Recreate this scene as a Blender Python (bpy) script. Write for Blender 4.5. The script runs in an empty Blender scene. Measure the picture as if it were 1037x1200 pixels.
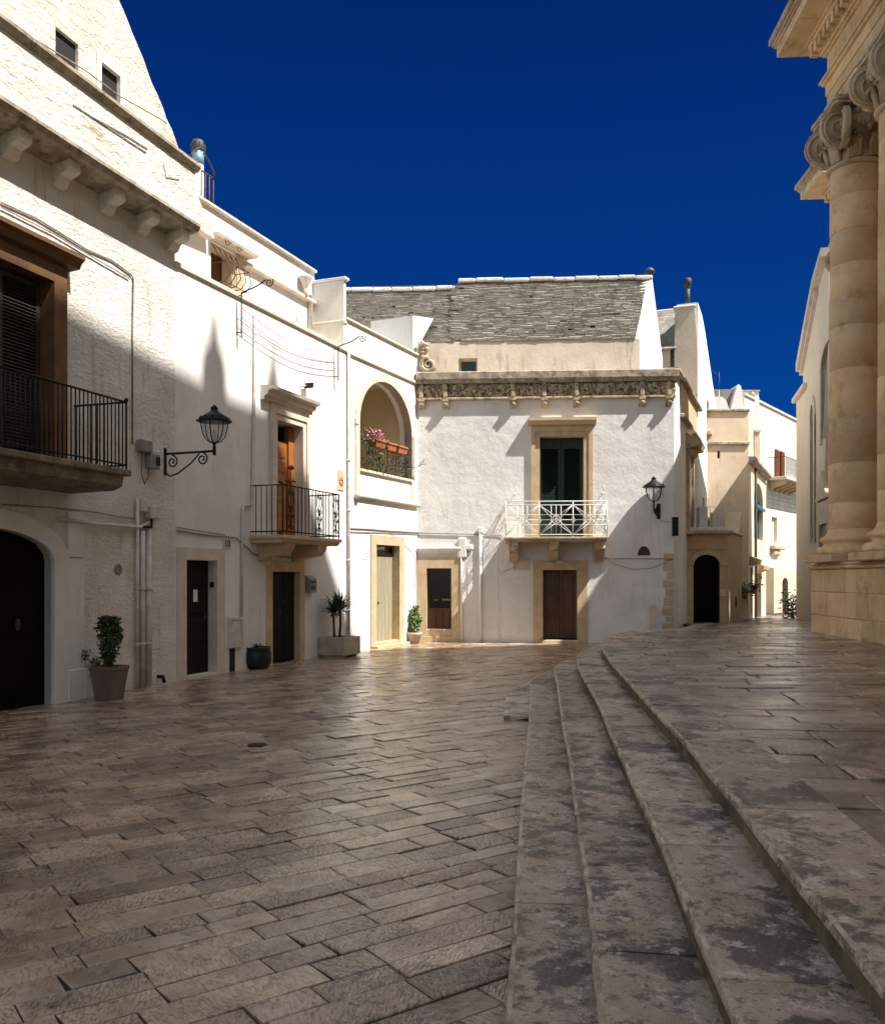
import bpy, bmesh, math, random
from mathutils import Vector, Matrix
R = random.Random(7)
S = bpy.context.scene
COL = S.collection
PI = math.pi

# ---------------------------------------------------------------- camera
CX, HY, F, CH = 518.5, 677.0, 1050.0, 1.8      # photograph's centre column, horizon row, focal length (px), eye height (m)
cam_d = bpy.data.cameras.new('camera')
cam = bpy.data.objects.new('camera', cam_d); COL.objects.link(cam)
cam.location = (0, 0, CH); cam.rotation_euler = (PI/2, 0, 0)
cam_d.sensor_fit = 'HORIZONTAL'; cam_d.sensor_width = 36
cam_d.lens = 36*F/1037; cam_d.shift_y = (HY-600)/1037
cam_d.clip_start = .05; cam_d.clip_end = 5000
S.camera = cam

# ---------------------------------------------------------------- sun, sky, exposure
LDIR = Vector((-.62, .30, -1)).normalized()     # the way the light travels
SUN = -LDIR
sl = bpy.data.lights.new('sun', 'SUN'); sl.energy = 4.8; sl.angle = math.radians(.5); sl.color = (1, .955, .89)
so = bpy.data.objects.new('sun', sl); COL.objects.link(so)
so.rotation_euler = LDIR.to_track_quat('-Z', 'Y').to_euler(); so.location = (20, -8, 40)
W = bpy.data.worlds.new('World'); S.world = W; W.use_nodes = True
nt = W.node_tree; nt.nodes.clear()
def N(nt, t, **k):
    n = nt.nodes.new(t)
    for a, b in k.items(): setattr(n, a, b)
    return n
sky = N(nt, 'ShaderNodeTexSky', sky_type='NISHITA', sun_disc=False)
sky.sun_elevation = math.asin(SUN.z); sky.sun_rotation = math.atan2(SUN.x, SUN.y)
sky.altitude = 100; sky.air_density = 1.0; sky.dust_density = 2.0; sky.ozone_density = 1.0
tc = N(nt, 'ShaderNodeTexCoord'); sp = N(nt, 'ShaderNodeSeparateXYZ')
nt.links.new(tc.outputs['Generated'], sp.inputs[0])
# the polarised, deep blue quarter of the sky away from the sun
ramp = N(nt, 'ShaderNodeValToRGB'); e = ramp.color_ramp.elements
e[0].position = 0.0; e[0].color = (.001, .062, .30, 1)
e[1].position = .62; e[1].color = (.0006, .0105, .090, 1)
m = e.new(.28); m.color = (.0008, .032, .185, 1)
nt.links.new(sp.outputs['Z'], ramp.inputs[0])
mr = N(nt, 'ShaderNodeMapRange'); mr.interpolation_type = 'SMOOTHSTEP'
mr.inputs['From Min'].default_value = .74; mr.inputs['From Max'].default_value = .30
nt.links.new(sp.outputs['Y'], mr.inputs['Value'])
bg1 = N(nt, 'ShaderNodeBackground'); bg1.inputs[1].default_value = .70
bg2 = N(nt, 'ShaderNodeBackground'); bg2.inputs[1].default_value = .085
nt.links.new(ramp.outputs[0], bg1.inputs[0]); hz = N(nt, 'ShaderNodeHueSaturation'); hz.inputs['Saturation'].default_value = .58
nt.links.new(sky.outputs[0], hz.inputs['Color']); nt.links.new(hz.outputs[0], bg2.inputs[0])
mx = N(nt, 'ShaderNodeMixShader'); wo = N(nt, 'ShaderNodeOutputWorld')
nt.links.new(mr.outputs[0], mx.inputs[0]); nt.links.new(bg1.outputs[0], mx.inputs[1]); nt.links.new(bg2.outputs[0], mx.inputs[2])
nt.links.new(mx.outputs[0], wo.inputs[0])
S.view_settings.view_transform = 'Standard'; S.view_settings.look = 'None'
S.view_settings.exposure = .92; S.view_settings.gamma = 1

# ---------------------------------------------------------------- materials
def mat(name, col, rough=.8, var=None, vs=3.0, bump=0.0, bs=20.0, bd=.02, stain=None, ss=1.2, sl=.55, isl=0.0,
        metal=0.0, spec=.5, risl=0.0, streak=None, bump2=None, stretch=None, rvar=0.0, lo=.35, hi=.65, layers=()):
    """base colour, noise variation towards `var`, patches of `stain`, per-piece brightness `isl`, noise bump"""
    m = bpy.data.materials.new(name); m.use_nodes = True
    nt = m.node_tree; b = nt.nodes['Principled BSDF']; L = nt.links.new
    b.inputs['Roughness'].default_value = rough; b.inputs['Metallic'].default_value = metal
    b.inputs['Specular IOR Level'].default_value = spec
    tc = N(nt, 'ShaderNodeTexCoord'); mp = N(nt, 'ShaderNodeMapping')
    if stretch: mp.inputs['Scale'].default_value = stretch
    L(tc.outputs['Object'], mp.inputs[0])
    def noise(sc, det=5, rgh=.6):
        n = N(nt, 'ShaderNodeTexNoise'); n.inputs['Scale'].default_value = sc
        n.inputs['Detail'].default_value = det; n.inputs['Roughness'].default_value = rgh
        L(mp.outputs[0], n.inputs['Vector']); return n.outputs[0]
    def mixc(fac, a, bb, mode='MIX'):
        x = N(nt, 'ShaderNodeMix', data_type='RGBA', blend_type=mode)
        for s, v in ((0, fac), (6, a), (7, bb)):
            if hasattr(v, 'is_linked'): L(v, x.inputs[s])
            elif s == 0: x.inputs[0].default_value = v
            else: x.inputs[s].default_value = (*v, 1)
        return x.outputs[2]
    def sstep(v, a, c):
        r = N(nt, 'ShaderNodeMapRange'); r.interpolation_type = 'SMOOTHSTEP'
        r.inputs['From Min'].default_value = a; r.inputs['From Max'].default_value = c
        L(v, r.inputs['Value']); return r.outputs[0]
    c = tuple(col)
    if var: c = mixc(sstep(noise(vs), lo, hi), c, var)
    if stain: c = mixc(sstep(noise(ss, 8, .7), sl, sl+.12), c, stain)
    for (lc, ls, l0, l1, lw) in layers:
        f = sstep(noise(ls, 10, .76), l0, l1)
        mm = N(nt, 'ShaderNodeMath', operation='MULTIPLY'); mm.inputs[1].default_value = lw; L(f, mm.inputs[0])
        c = mixc(mm.outputs[0], c, lc)
    if streak:
        sc_, s0, s1, sw, scol = streak
        m2 = N(nt, 'ShaderNodeMapping'); m2.inputs['Scale'].default_value = (1, 1, .12); L(tc.outputs['Object'], m2.inputs[0])
        n2 = N(nt, 'ShaderNodeTexNoise'); n2.inputs['Scale'].default_value = sc_; n2.inputs['Detail'].default_value = 6; n2.inputs['Roughness'].default_value = .7; L(m2.outputs[0], n2.inputs['Vector'])
        mm = N(nt, 'ShaderNodeMath', operation='MULTIPLY'); L(sstep(n2.outputs[0], s0, s1), mm.inputs[0]); mm2 = N(nt, 'ShaderNodeMath', operation='MULTIPLY'); L(sstep(noise(.7, 3), .42, .6), mm2.inputs[0]); mm2.inputs[1].default_value = sw
        L(mm2.outputs[0], mm.inputs[1]); c = mixc(mm.outputs[0], c, scol)
    if isl:
        g = N(nt, 'ShaderNodeNewGeometry'); r = N(nt, 'ShaderNodeMapRange')
        r.inputs['To Min'].default_value = 1-isl; r.inputs['To Max'].default_value = 1+isl
        L(g.outputs['Random Per Island'], r.inputs['Value'])
        hv = N(nt, 'ShaderNodeHueSaturation')
        L(r.outputs[0], hv.inputs['Value'])
        if hasattr(c, 'is_linked'): L(c, hv.inputs['Color'])
        else: hv.inputs['Color'].default_value = (*c, 1)
        c = hv.outputs[0]
    if hasattr(c, 'is_linked'): L(c, b.inputs['Base Color'])
    else: b.inputs['Base Color'].default_value = (*c, 1)
    if rvar:
        r = N(nt, 'ShaderNodeMapRange'); r.inputs['From Min'].default_value = .3; r.inputs['From Max'].default_value = .7
        r.inputs['To Min'].default_value = rough-rvar; r.inputs['To Max'].default_value = rough+rvar
        L(noise(2.3), r.inputs['Value']); L(r.outputs[0], b.inputs['Roughness'])
        if risl:                                  # some slabs are polished by feet, some stay matt
            g2 = N(nt, 'ShaderNodeNewGeometry'); f2 = N(nt, 'ShaderNodeMath', operation='MULTIPLY'); f2.inputs[1].default_value = 13.7; L(g2.outputs['Random Per Island'], f2.inputs[0])
            f3 = N(nt, 'ShaderNodeMath', operation='FRACT'); L(f2.outputs[0], f3.inputs[0]); f4 = N(nt, 'ShaderNodeMath', operation='MULTIPLY_ADD'); f4.inputs[1].default_value = risl; L(f3.outputs[0], f4.inputs[0]); L(r.outputs[0], f4.inputs[2]); L(f4.outputs[0], b.inputs['Roughness'])
    prev = None
    for (bb_, s_, d_) in ([(bump, bs, bd)] if bump else []) + ([bump2] if bump2 else []):
        bn = N(nt, 'ShaderNodeBump'); bn.inputs['Strength'].default_value = bb_; bn.inputs['Distance'].default_value = d_
        L(noise(s_, 6, .65), bn.inputs['Height'])
        if prev: L(prev, bn.inputs['Normal'])
        prev = bn.outputs[0]
    if prev: L(prev, b.inputs['Normal'])
    m['_bump'] = 1 if prev else 0
    return m

M = {}
M['plaster'] = mat('white_plaster', (.80, .785, .755), .9, (.70, .685, .65), .9, .25, 30, .01, bump2=(.35, 2.2, .05),
                   streak=(7, .52, .68, .5, (.50, .46, .40)), layers=(((.50, .46, .40), 2.6, .58, .76, .5), ((.40, .34, .27), 11, .67, .74, .6)))
M['plaster_rough'] = mat('rough_limewash', (.80, .775, .73), .92, (.68, .635, .565), 1.3, .9, 13, .05, bump2=(.5, 45, .012),
                   stretch=(.7, .7, 1.3), streak=(6, .50, .66, .6, (.42, .34, .24)), layers=(((.42, .33, .22), 1.9, .58, .72, .55), ((.26, .21, .15), 8, .64, .72, .6)))
M['plaster_wavy'] = mat('hand_laid_plaster', (.79, .77, .745), .9, (.70, .675, .65), 1.1, .35, 2.2, .09, bump2=(.16, 12, .015),
                   streak=(8, .52, .68, .5, (.52, .46, .39)), layers=(((.55, .50, .44), 2.2, .6, .78, .45), ((.38, .32, .26), 12, .66, .73, .6)))
M['stone_rough'] = mat('rough_stone', (.73, .68, .59), .95, (.81, .77, .70), 1.7, 1.0, 9, .07, bump2=(.7, 32, .02), stretch=(.6, 1, 1.2),
                   layers=(((.40, .25, .10), 1.5, .58, .70, .75), ((.20, .15, .09), 5, .64, .74, .6)))
M['tan_wall'] = mat('tan_render', (.62, .50, .36), .9, (.70, .58, .43), 1.5, .3, 14, .02, streak=(9, .50, .66, .6, (.36, .26, .17)), layers=(((.38, .27, .17), 2.0, .56, .74, .5), ((.74, .64, .5), 5, .58, .7, .4)))
M['cream_wall'] = mat('stained_cream_render', (.72, .64, .52), .9, (.64, .55, .43), 1.5, .4, 14, .02, streak=(9, .50, .66, .7, (.36, .27, .18)), layers=(((.42, .31, .2), 2.4, .56, .72, .5), ((.80, .74, .64), 5, .56, .7, .5)))
M['beige_wall'] = mat('beige_render', (.68, .57, .40), .9, (.60, .52, .38), 1.2, .3, 14, .02, layers=(((.42, .36, .26), 1.8, .58, .76, .5),))
M['trim'] = mat('honey_stone', (.50, .365, .21), .8, (.58, .45, .29), 4, .35, 26, .01, layers=(((.30, .18, .08), 2.8, .58, .74, .5),))
M['trim_pale'] = mat('pale_trim_stone', (.66, .59, .48), .8, (.58, .50, .40), 4, .3, 26, .01, layers=(((.40, .33, .24), 3.4, .58, .74, .4),))
M['weathered'] = mat('weathered_cornice_stone', (.28, .225, .16), .95, (.46, .40, .31), 5, .8, 22, .02, layers=(((.11, .095, .075), 3.5, .50, .64, .85),))
M['carved'] = mat('carved_stone', (.46, .37, .24), .95, (.56, .48, .34), 7, .8, 30, .015, layers=(((.12, .09, .06), 5, .48, .62, .8),))
M['roof'] = mat('limestone_roof_slab', (.24, .225, .19), .95, (.30, .28, .235), 3, .9, 25, .02, isl=.20,
                layers=(((.10, .098, .082), 2.2, .50, .62, .5), ((.40, .37, .30), 6, .60, .70, .35)))
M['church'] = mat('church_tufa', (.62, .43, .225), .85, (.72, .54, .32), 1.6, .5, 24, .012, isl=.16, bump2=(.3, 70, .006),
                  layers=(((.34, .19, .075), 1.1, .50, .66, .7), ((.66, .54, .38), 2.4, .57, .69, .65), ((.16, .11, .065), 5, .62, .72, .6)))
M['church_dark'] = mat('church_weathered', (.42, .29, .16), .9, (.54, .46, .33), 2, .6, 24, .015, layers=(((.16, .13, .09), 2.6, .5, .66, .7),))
M['chapel'] = mat('chapel_render', (.70, .62, .49), .9, (.64, .57, .45), .9, .25, 18, .012, layers=(((.5, .42, .31), 1.4, .58, .78, .5),))
M['iron'] = mat('black_iron', (.007, .0068, .0068), .6, metal=0, spec=.3, bump=.2, bs=60, bd=.003)
M['rust'] = mat('rusty_iron', (.10, .045, .028), .8, (.05, .03, .025), 14, bump=.3, bs=60, bd=.003)
M['white_iron'] = mat('white_painted_iron', (.74, .74, .72), .5, (.55, .5, .45), 18, lo=.6, hi=.75)
M['wood_dark'] = mat('dark_brown_door_wood', (.014, .007, .0045), .6, (.008, .004, .003), 5, .3, 20, .004, spec=.2, stretch=(6, 6, .5))
M['wood_brown'] = mat('brown_door_wood', (.115, .042, .013), .45, (.07, .025, .008), 5, .3, 20, .004, stretch=(6, 6, .5))
M['wood_orange'] = mat('varnished_orange_wood', (.42, .16, .036), .4, (.28, .10, .022), 5, .3, 20, .004, stretch=(6, 6, .5))
M['shutter_brown'] = mat('brown_shutter_wood', (.05, .027, .013), .6, (.028, .015, .008), 5, .3, 20, .004, stretch=(1, 6, 6))
M['shutter_red'] = mat('red_brown_shutter', (.22, .065, .03), .55, (.15, .045, .02), 6, .2, 20, .004)
M['green'] = mat('dark_green_paint', (.004, .017, .010), .5, (.006, .023, .013), 6, .2, 20, .004)
M['greygreen'] = mat('weathered_grey_green_door', (.36, .35, .25), .7, (.27, .22, .13), 3, .3, 24, .005, stretch=(8, 8, .35))
M['glass'] = mat('dark_glass', (.012, .013, .015), .08, spec=.6)
M['dark'] = mat('unlit_interior', (.018, .015, .013), .95)  # near-black colour standing in for missing light behind openings
M['pipe'] = mat('painted_pipe', (.66, .62, .57), .6, (.52, .46, .40), 6)
M['cable'] = mat('wall_cable', (.22, .18, .15), .7, (.34, .30, .26), 8)
M['wire'] = mat('grey_wire', (.10, .09, .085), .6)
M['box_grey'] = mat('grey_plastic_box', (.27, .26, .25), .5, (.20, .19, .18), 6)
M['box_white'] = mat('off_white_metal_box', (.62, .60, .56), .5, (.52, .49, .45), 6)
M['planter_brown'] = mat('taupe_planter', (.17, .125, .095), .6, (.14, .10, .08), 5, .2, 30, .004)
M['planter_black'] = mat('black_planter', (.010, .010, .010), .5)
M['concrete'] = mat('concrete_planter_stone', (.48, .40, .30), .85, (.38, .31, .23), 5, .4, 30, .008)
M['terracotta'] = mat('terracotta', (.50, .16, .055), .75, (.40, .13, .05), 8, .2, 30, .004)
M['leaf'] = mat('shrub_leaf', (.022, .045, .014), .5, (.05, .085, .022), 4, isl=.5)
M['leaf_light'] = mat('bright_leaf', (.10, .19, .035), .5, (.16, .26, .05), 4, isl=.4)
M['agave'] = mat('agave_leaf', (.018, .034, .014), .55, (.03, .05, .02), 5, isl=.3)
M['stem'] = mat('plant_stem', (.10, .07, .04), .85)
M['soil'] = mat('potting_soil', (.05, .035, .022), .95, bump=.6, bs=40)
M['pink'] = mat('pink_petals', (.42, .13, .18), .6, (.55, .26, .30), 9, isl=.3)
M['red'] = mat('red_rosette', (.30, .02, .02), .6)
M['blue_band'] = mat('faded_blue_metal', (.12, .26, .34), .5, (.2, .32, .38), 9)
M['steel'] = mat('galvanised_steel', (.05, .055, .06), .6, metal=.2, bump=.1, bs=40)
M['lamp_glass'] = mat('clear_lamp_glass', (.5, .52, .54), .08, spec=.5)
M['lamp_glass'].node_tree.nodes['Principled BSDF'].inputs['Alpha'].default_value = .22
M['teal'] = mat('teal_window_glass', (.05, .22, .24), .25, (.03, .12, .14), 2)
M['sign_ink'] = mat('dark_sign_ink', (.02, .02, .025), .6)
M['sign_white'] = mat('white_enamel', (.75, .75, .73), .4)
M['gold'] = mat('cream_lettering', (.62, .56, .42), .5)

def blocks(m, bw, bh, dist, strength=1.0, dark=.55, distort=.12):
    """coursed rough blocks: sunk, dirty joints on an upright wall"""
    nt = m.node_tree; L = nt.links.new; b = nt.nodes['Principled BSDF']
    tc = N(nt, 'ShaderNodeTexCoord'); sx = N(nt, 'ShaderNodeSeparateXYZ'); cx = N(nt, 'ShaderNodeCombineXYZ')
    L(tc.outputs['Object'], sx.inputs[0]); L(sx.outputs['X'], cx.inputs['X']); L(sx.outputs['Z'], cx.inputs['Y'])
    n = N(nt, 'ShaderNodeTexNoise'); n.inputs['Scale'].default_value = 2.5; n.inputs['Detail'].default_value = 3; L(tc.outputs['Object'], n.inputs['Vector'])
    sc = N(nt, 'ShaderNodeVectorMath', operation='SCALE'); sc.inputs['Scale'].default_value = distort; L(n.outputs['Color'], sc.inputs[0])
    ad = N(nt, 'ShaderNodeVectorMath', operation='ADD'); L(cx.outputs[0], ad.inputs[0]); L(sc.outputs[0], ad.inputs[1])
    br = N(nt, 'ShaderNodeTexBrick'); br.inputs['Scale'].default_value = 1; br.inputs['Brick Width'].default_value = bw; br.inputs['Row Height'].default_value = bh
    br.inputs['Mortar Size'].default_value = .018; br.inputs['Mortar Smooth'].default_value = .6; br.offset = .5
    br.inputs['Color1'].default_value = (1, 1, 1, 1); br.inputs['Color2'].default_value = (.72, .70, .66, 1); br.inputs['Mortar'].default_value = (dark, dark*.92, dark*.8, 1)
    L(ad.outputs[0], br.inputs['Vector'])
    mx = N(nt, 'ShaderNodeMix', data_type='RGBA', blend_type='MULTIPLY'); mx.inputs[0].default_value = .6
    src = b.inputs['Base Color'].links[0].from_socket; L(src, mx.inputs[6]); L(br.outputs['Color'], mx.inputs[7]); L(mx.outputs[2], b.inputs['Base Color'])
    bn = N(nt, 'ShaderNodeBump'); bn.invert = True; bn.inputs['Distance'].default_value = dist; bn.inputs['Strength'].default_value = strength
    L(br.outputs['Fac'], bn.inputs['Height'])
    if b.inputs['Normal'].is_linked: L(b.inputs['Normal'].links[0].from_socket, bn.inputs['Normal'])
    L(bn.outputs[0], b.inputs['Normal'])
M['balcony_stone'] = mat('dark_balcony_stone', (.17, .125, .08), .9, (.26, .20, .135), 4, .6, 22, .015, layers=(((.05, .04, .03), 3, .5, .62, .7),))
M['gable_stone'] = mat('coursed_gable_stone', (.76, .70, .60), .95, (.83, .79, .72), 1.7, 1.0, 11, .05, bump2=(.7, 32, .02),
                   layers=(((.42, .26, .10), 1.5, .57, .69, .75), ((.20, .15, .09), 5, .62, .72, .7)))
blocks(M['gable_stone'], .40, .17, .03, .35, .82, .15)
M['white_blocks'] = mat('whitewashed_blocks', (.80, .77, .72), .92, (.72, .68, .62), 1.3, .8, 13, .03)
blocks(M['white_blocks'], .55, .24, .03, .9, .7)
M['shade_black'] = mat('shade_blackened_wood', (.004, .003, .0025), .7, (.003, .002, .002), 5, spec=.1)  # doorway shade put into the wood colour
M['ochre_frame'] = mat('ochre_window_frame', (.16, .08, .03), .75, (.11, .055, .02), 4, .4, 26, .01)
def chisel(m, scale, dist, strength, rot, per=True):
    """adds the mason's slanted tool marks on top of a stone material's own bump"""
    nt = m.node_tree; L = nt.links.new; b = nt.nodes['Principled BSDF']
    tc = N(nt, 'ShaderNodeTexCoord'); mp = N(nt, 'ShaderNodeMapping'); mp.inputs['Rotation'].default_value = (0, 0, rot)
    L(tc.outputs['Object'], mp.inputs[0])
    g = N(nt, 'ShaderNodeNewGeometry')
    ad = N(nt, 'ShaderNodeVectorMath', operation='ADD'); ml = N(nt, 'ShaderNodeMath', operation='MULTIPLY'); ml.inputs[1].default_value = 37.0
    L(g.outputs['Random Per Island'], ml.inputs[0]); L(mp.outputs[0], ad.inputs[0]); L(ml.outputs[0], ad.inputs[1])
    vr = N(nt, 'ShaderNodeVectorRotate', rotation_type='Z_AXIS'); an = N(nt, 'ShaderNodeMapRange')
    fr_ = N(nt, 'ShaderNodeMath', operation='FRACT'); m7 = N(nt, 'ShaderNodeMath', operation='MULTIPLY'); m7.inputs[1].default_value = 7.31
    L(g.outputs['Random Per Island'], m7.inputs[0]); L(m7.outputs[0], fr_.inputs[0]); L(fr_.outputs[0], an.inputs['Value'])
    an.inputs['To Min'].default_value = -.35; an.inputs['To Max'].default_value = .75; L(an.outputs[0], vr.inputs['Angle']); L(ad.outputs[0], vr.inputs['Vector'])
    st_ = N(nt, 'ShaderNodeMapping'); st_.inputs['Scale'].default_value = (scale*2.6, scale*.8, 1); L(vr.outputs[0], st_.inputs[0])
    w = N(nt, 'ShaderNodeTexNoise'); w.inputs['Scale'].default_value = 1.0; w.inputs['Detail'].default_value = 2.5; w.inputs['Distortion'].default_value = .4
    L(st_.outputs[0], w.inputs['Vector'])
    n = N(nt, 'ShaderNodeTexNoise'); n.inputs['Scale'].default_value = 1.1; L(ad.outputs[0], n.inputs['Vector'])
    r = N(nt, 'ShaderNodeMapRange'); r.inputs['From Min'].default_value = .36; r.inputs['From Max'].default_value = .52
    r.inputs['To Max'].default_value = strength; L(n.outputs[0], r.inputs['Value'])
    bn = N(nt, 'ShaderNodeBump'); bn.inputs['Distance'].default_value = dist
    L(r.outputs[0], bn.inputs['Strength']); L(w.outputs[0], bn.inputs['Height'])
    gd = N(nt, 'ShaderNodeMapRange'); gd.inputs['From Min'].default_value = .36; gd.inputs['From Max'].default_value = .52; gd.inputs['To Min'].default_value = .52; gd.inputs['To Max'].default_value = 1.15
    L(w.outputs[0], gd.inputs['Value']); hv = N(nt, 'ShaderNodeHueSaturation'); L(gd.outputs[0], hv.inputs['Value']); L(r.outputs[0], hv.inputs['Fac'])
    L(b.inputs['Base Color'].links[0].from_socket, hv.inputs['Color']); L(hv.outputs[0], b.inputs['Base Color'])
    if b.inputs['Normal'].is_linked: L(b.inputs['Normal'].links[0].from_socket, bn.inputs['Normal'])
    L(bn.outputs[0], b.inputs['Normal'])

M['paving'] = mat('worn_limestone_paving', (.275, .18, .113), .13, (.44, .32, .22), 2.2, .4, 9, .010, isl=.34, rvar=.05, risl=.15, bump2=(.4, 48, .004), spec=.9,
                  layers=(((.10, .072, .054), 1.9, .52, .66, .7), ((.56, .46, .36), 4.2, .56, .68, .6), ((.07, .052, .04), 6, .55, .63, .75), ((.03, .025, .02), 7, .62, .70, .85), ((.05, .04, .034), 34, .58, .66, .6)))
chisel(M['paving'], 26.0, .009, .85, -.48)

M['paving_up'] = mat('terrace_limestone_paving', (.22, .147, .094), .15, (.40, .30, .22), 1.8, .6, 12, .014, isl=.46, rvar=.06, risl=.16, bump2=(.5, 40, .006), spec=.9,
                  layers=(((.06, .048, .041), 1.6, .47, .60, .8), ((.50, .44, .38), 2.6, .57, .68, .65), ((.03, .026, .022), 8, .62, .69, .85), ((.05, .04, .034), 30, .58, .65, .7)))
chisel(M['paving_up'], 15.0, .008, .5, .2)
M['joint'] = mat('dirty_joint_sand', (.03, .023, .018), .95, (.055, .042, .032), 6, .6, 40, .01)
M['step'] = mat('worn_step_stone', (.41, .30, .21), .34, (.52, .41, .315), 3.0, .9, 12, .016, isl=.2, rvar=.14, bump2=(.8, 46, .009),
                layers=(((.055, .047, .042), 1.9, .49, .55, .85), ((.09, .08, .072), 8, .54, .58, .7), ((.72, .62, .52), 6.5, .55, .60, .7), ((.06, .054, .05), 3.6, .57, .64, .8), ((.02, .017, .015), 14, .60, .66, .95), ((.035, .03, .026), 42, .575, .63, .8)))
M['nosing'] = mat('worn_step_edge', (.60, .48, .34), .5, (.24, .18, .125), 5, .9, 20, .014, isl=.1, layers=(((.08, .065, .05), 6, .55, .64, .8),))
M['riser'] = mat('lichened_step_riser', (.19, .14, .075), .8, (.07, .052, .034), 4, .8, 18, .012, bump2=(.5, 60, .006), isl=.12,
                layers=(((.10, .08, .05), 3.0, .52, .66, .7), ((.52, .45, .26), 7, .6, .7, .5)))
# ---------------------------------------------------------------- mesh helpers
class MB:
    def __init__(s): s.v = []; s.f = []; s.sm = []; s.mi = []; s.cur = 0
    def add(s, vs, fs, smooth=False):
        o = len(s.v); s.v += [tuple(v) for v in vs]
        for f in fs: s.f.append([i+o for i in f]); s.sm.append(smooth); s.mi.append(s.cur)
        return s
    def box(s, x0, x1, y0, y1, z0, z1, c=0.0):
        x0, x1 = min(x0, x1), max(x0, x1); y0, y1 = min(y0, y1), max(y0, y1); z0, z1 = min(z0, z1), max(z0, z1)
        c = min(c, (x1-x0)*.45, (y1-y0)*.45, (z1-z0)*.45)
        if c <= 0:
            vs = [(x, y, z) for z in (z0, z1) for y in (y0, y1) for x in (x0, x1)]
            return s.add(vs, [(0, 1, 3, 2), (4, 6, 7, 5), (0, 4, 5, 1), (2, 3, 7, 6), (0, 2, 6, 4), (1, 5, 7, 3)])
        vs = []; ix = {}
        for a, x in enumerate((x0, x1)):
            for b, y in enumerate((y0, y1)):
                for d, z in enumerate((z0, z1)):
                    for k in range(3):
                        q = [x, y, z]
                        for j, (i, lo) in enumerate(zip((a, b, d), (x0, y0, z0))):
                            if j != k: q[j] += c if i == 0 else -c
                        ix[a, b, d, k] = len(vs); vs.append(tuple(q))
        fs = []
        for k in range(3):
            for e in (0, 1):
                o = [(0, 0), (1, 0), (1, 1), (0, 1)]
                f = []
                for p, q in o:
                    t = [0, 0, 0]; t[k] = e; t[(k+1) % 3] = p; t[(k+2) % 3] = q; f.append(ix[t[0], t[1], t[2], k])
                fs.append(f)
        for k in range(3):
            i, j = (k+1) % 3, (k+2) % 3
            for p in (0, 1):
                for q in (0, 1):
                    f = []
                    for kk, e in ((i, 0), (i, 1), (j, 1), (j, 0)):
                        t = [0, 0, 0]; t[k] = e; t[i] = p; t[j] = q; f.append(ix[t[0], t[1], t[2], kk])
                    fs.append(f)
        for a in (0, 1):
            for b in (0, 1):
                for d in (0, 1): fs.append([ix[a, b, d, k] for k in range(3)])
        return s.add(vs, fs)
    def prism(s, poly, ax, a0, a1, smooth=False):
        n = len(poly)
        def P(q, a): return {'x': (a, q[0], q[1]), 'y': (q[0], a, q[1]), 'z': (q[0], q[1], a)}[ax]
        vs = [P(q, a0) for q in poly] + [P(q, a1) for q in poly]
        s.add(vs, [list(range(n)), list(range(2*n-1, n-1, -1))])
        o = len(s.v) - 2*n
        for i in range(n):
            j = (i+1) % n; s.f.append([o+i, o+j, o+n+j, o+n+i]); s.sm.append(smooth); s.mi.append(s.cur)
        return s
    def tube(s, pts, r, n=6, closed=False, caps=True):
        pts = [Vector(p) for p in pts]; m = len(pts)
        rs = r if isinstance(r, (list, tuple)) else [r]*m
        vs = []; u = None
        for i, p in enumerate(pts):
            a = pts[i-1] if (i > 0 or closed) else p
            b = pts[(i+1) % m] if (i < m-1 or closed) else p
            t = (b-a).normalized() if (b-a).length > 1e-9 else Vector((0, 0, 1))
            if u is None:
                u = t.orthogonal().normalized()
            else:
                u = (u - t*u.dot(t)); u = u.normalized() if u.length > 1e-6 else t.orthogonal().normalized()
            w = t.cross(u)
            for k in range(n):
                an = 2*PI*k/n; vs.append(p + (u*math.cos(an)+w*math.sin(an))*rs[i])
        fs = []
        for i in range(m if closed else m-1):
            for k in range(n):
                a, b = i*n+k, i*n+(k+1) % n; c = ((i+1) % m)*n; fs.append((a, b, c+(k+1) % n, c+k))
        s.add(vs, fs, n > 4)
        if caps and not closed:
            o = len(s.v)-len(vs)
            s.f += [[o+k for k in range(n)][::-1], [o+(m-1)*n+k for k in range(n)]]; s.sm += [False]*2; s.mi += [s.cur]*2
        return s
    def lathe(s, prof, c=(0, 0, 0), n=24, smooth=True, a0=0, a1=2*PI, sx=1, sy=1):
        full = abs(a1-a0-2*PI) < 1e-6; nn = n if full else n+1
        vs = [(c[0]+r*math.cos(a0+(a1-a0)*k/n)*sx, c[1]+r*math.sin(a0+(a1-a0)*k/n)*sy, c[2]+z) for r, z in prof for k in range(nn)]
        fs = []
        for i in range(len(prof)-1):
            for k in range(n):
                a, b = i*nn+k, i*nn+(k+1) % nn; fs.append((a, b, b+nn, a+nn))
        s.add(vs, fs, smooth)
        if full:
            o = len(s.v)-len(vs)
            for q, rev in ((0, True), (len(prof)-1, False)):
                if prof[q][0] > 1e-4:
                    l = [o+q*nn+k for k in range(nn)]; s.f.append(l[::-1] if rev else l); s.sm.append(False); s.mi.append(s.cur)
        return s
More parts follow.
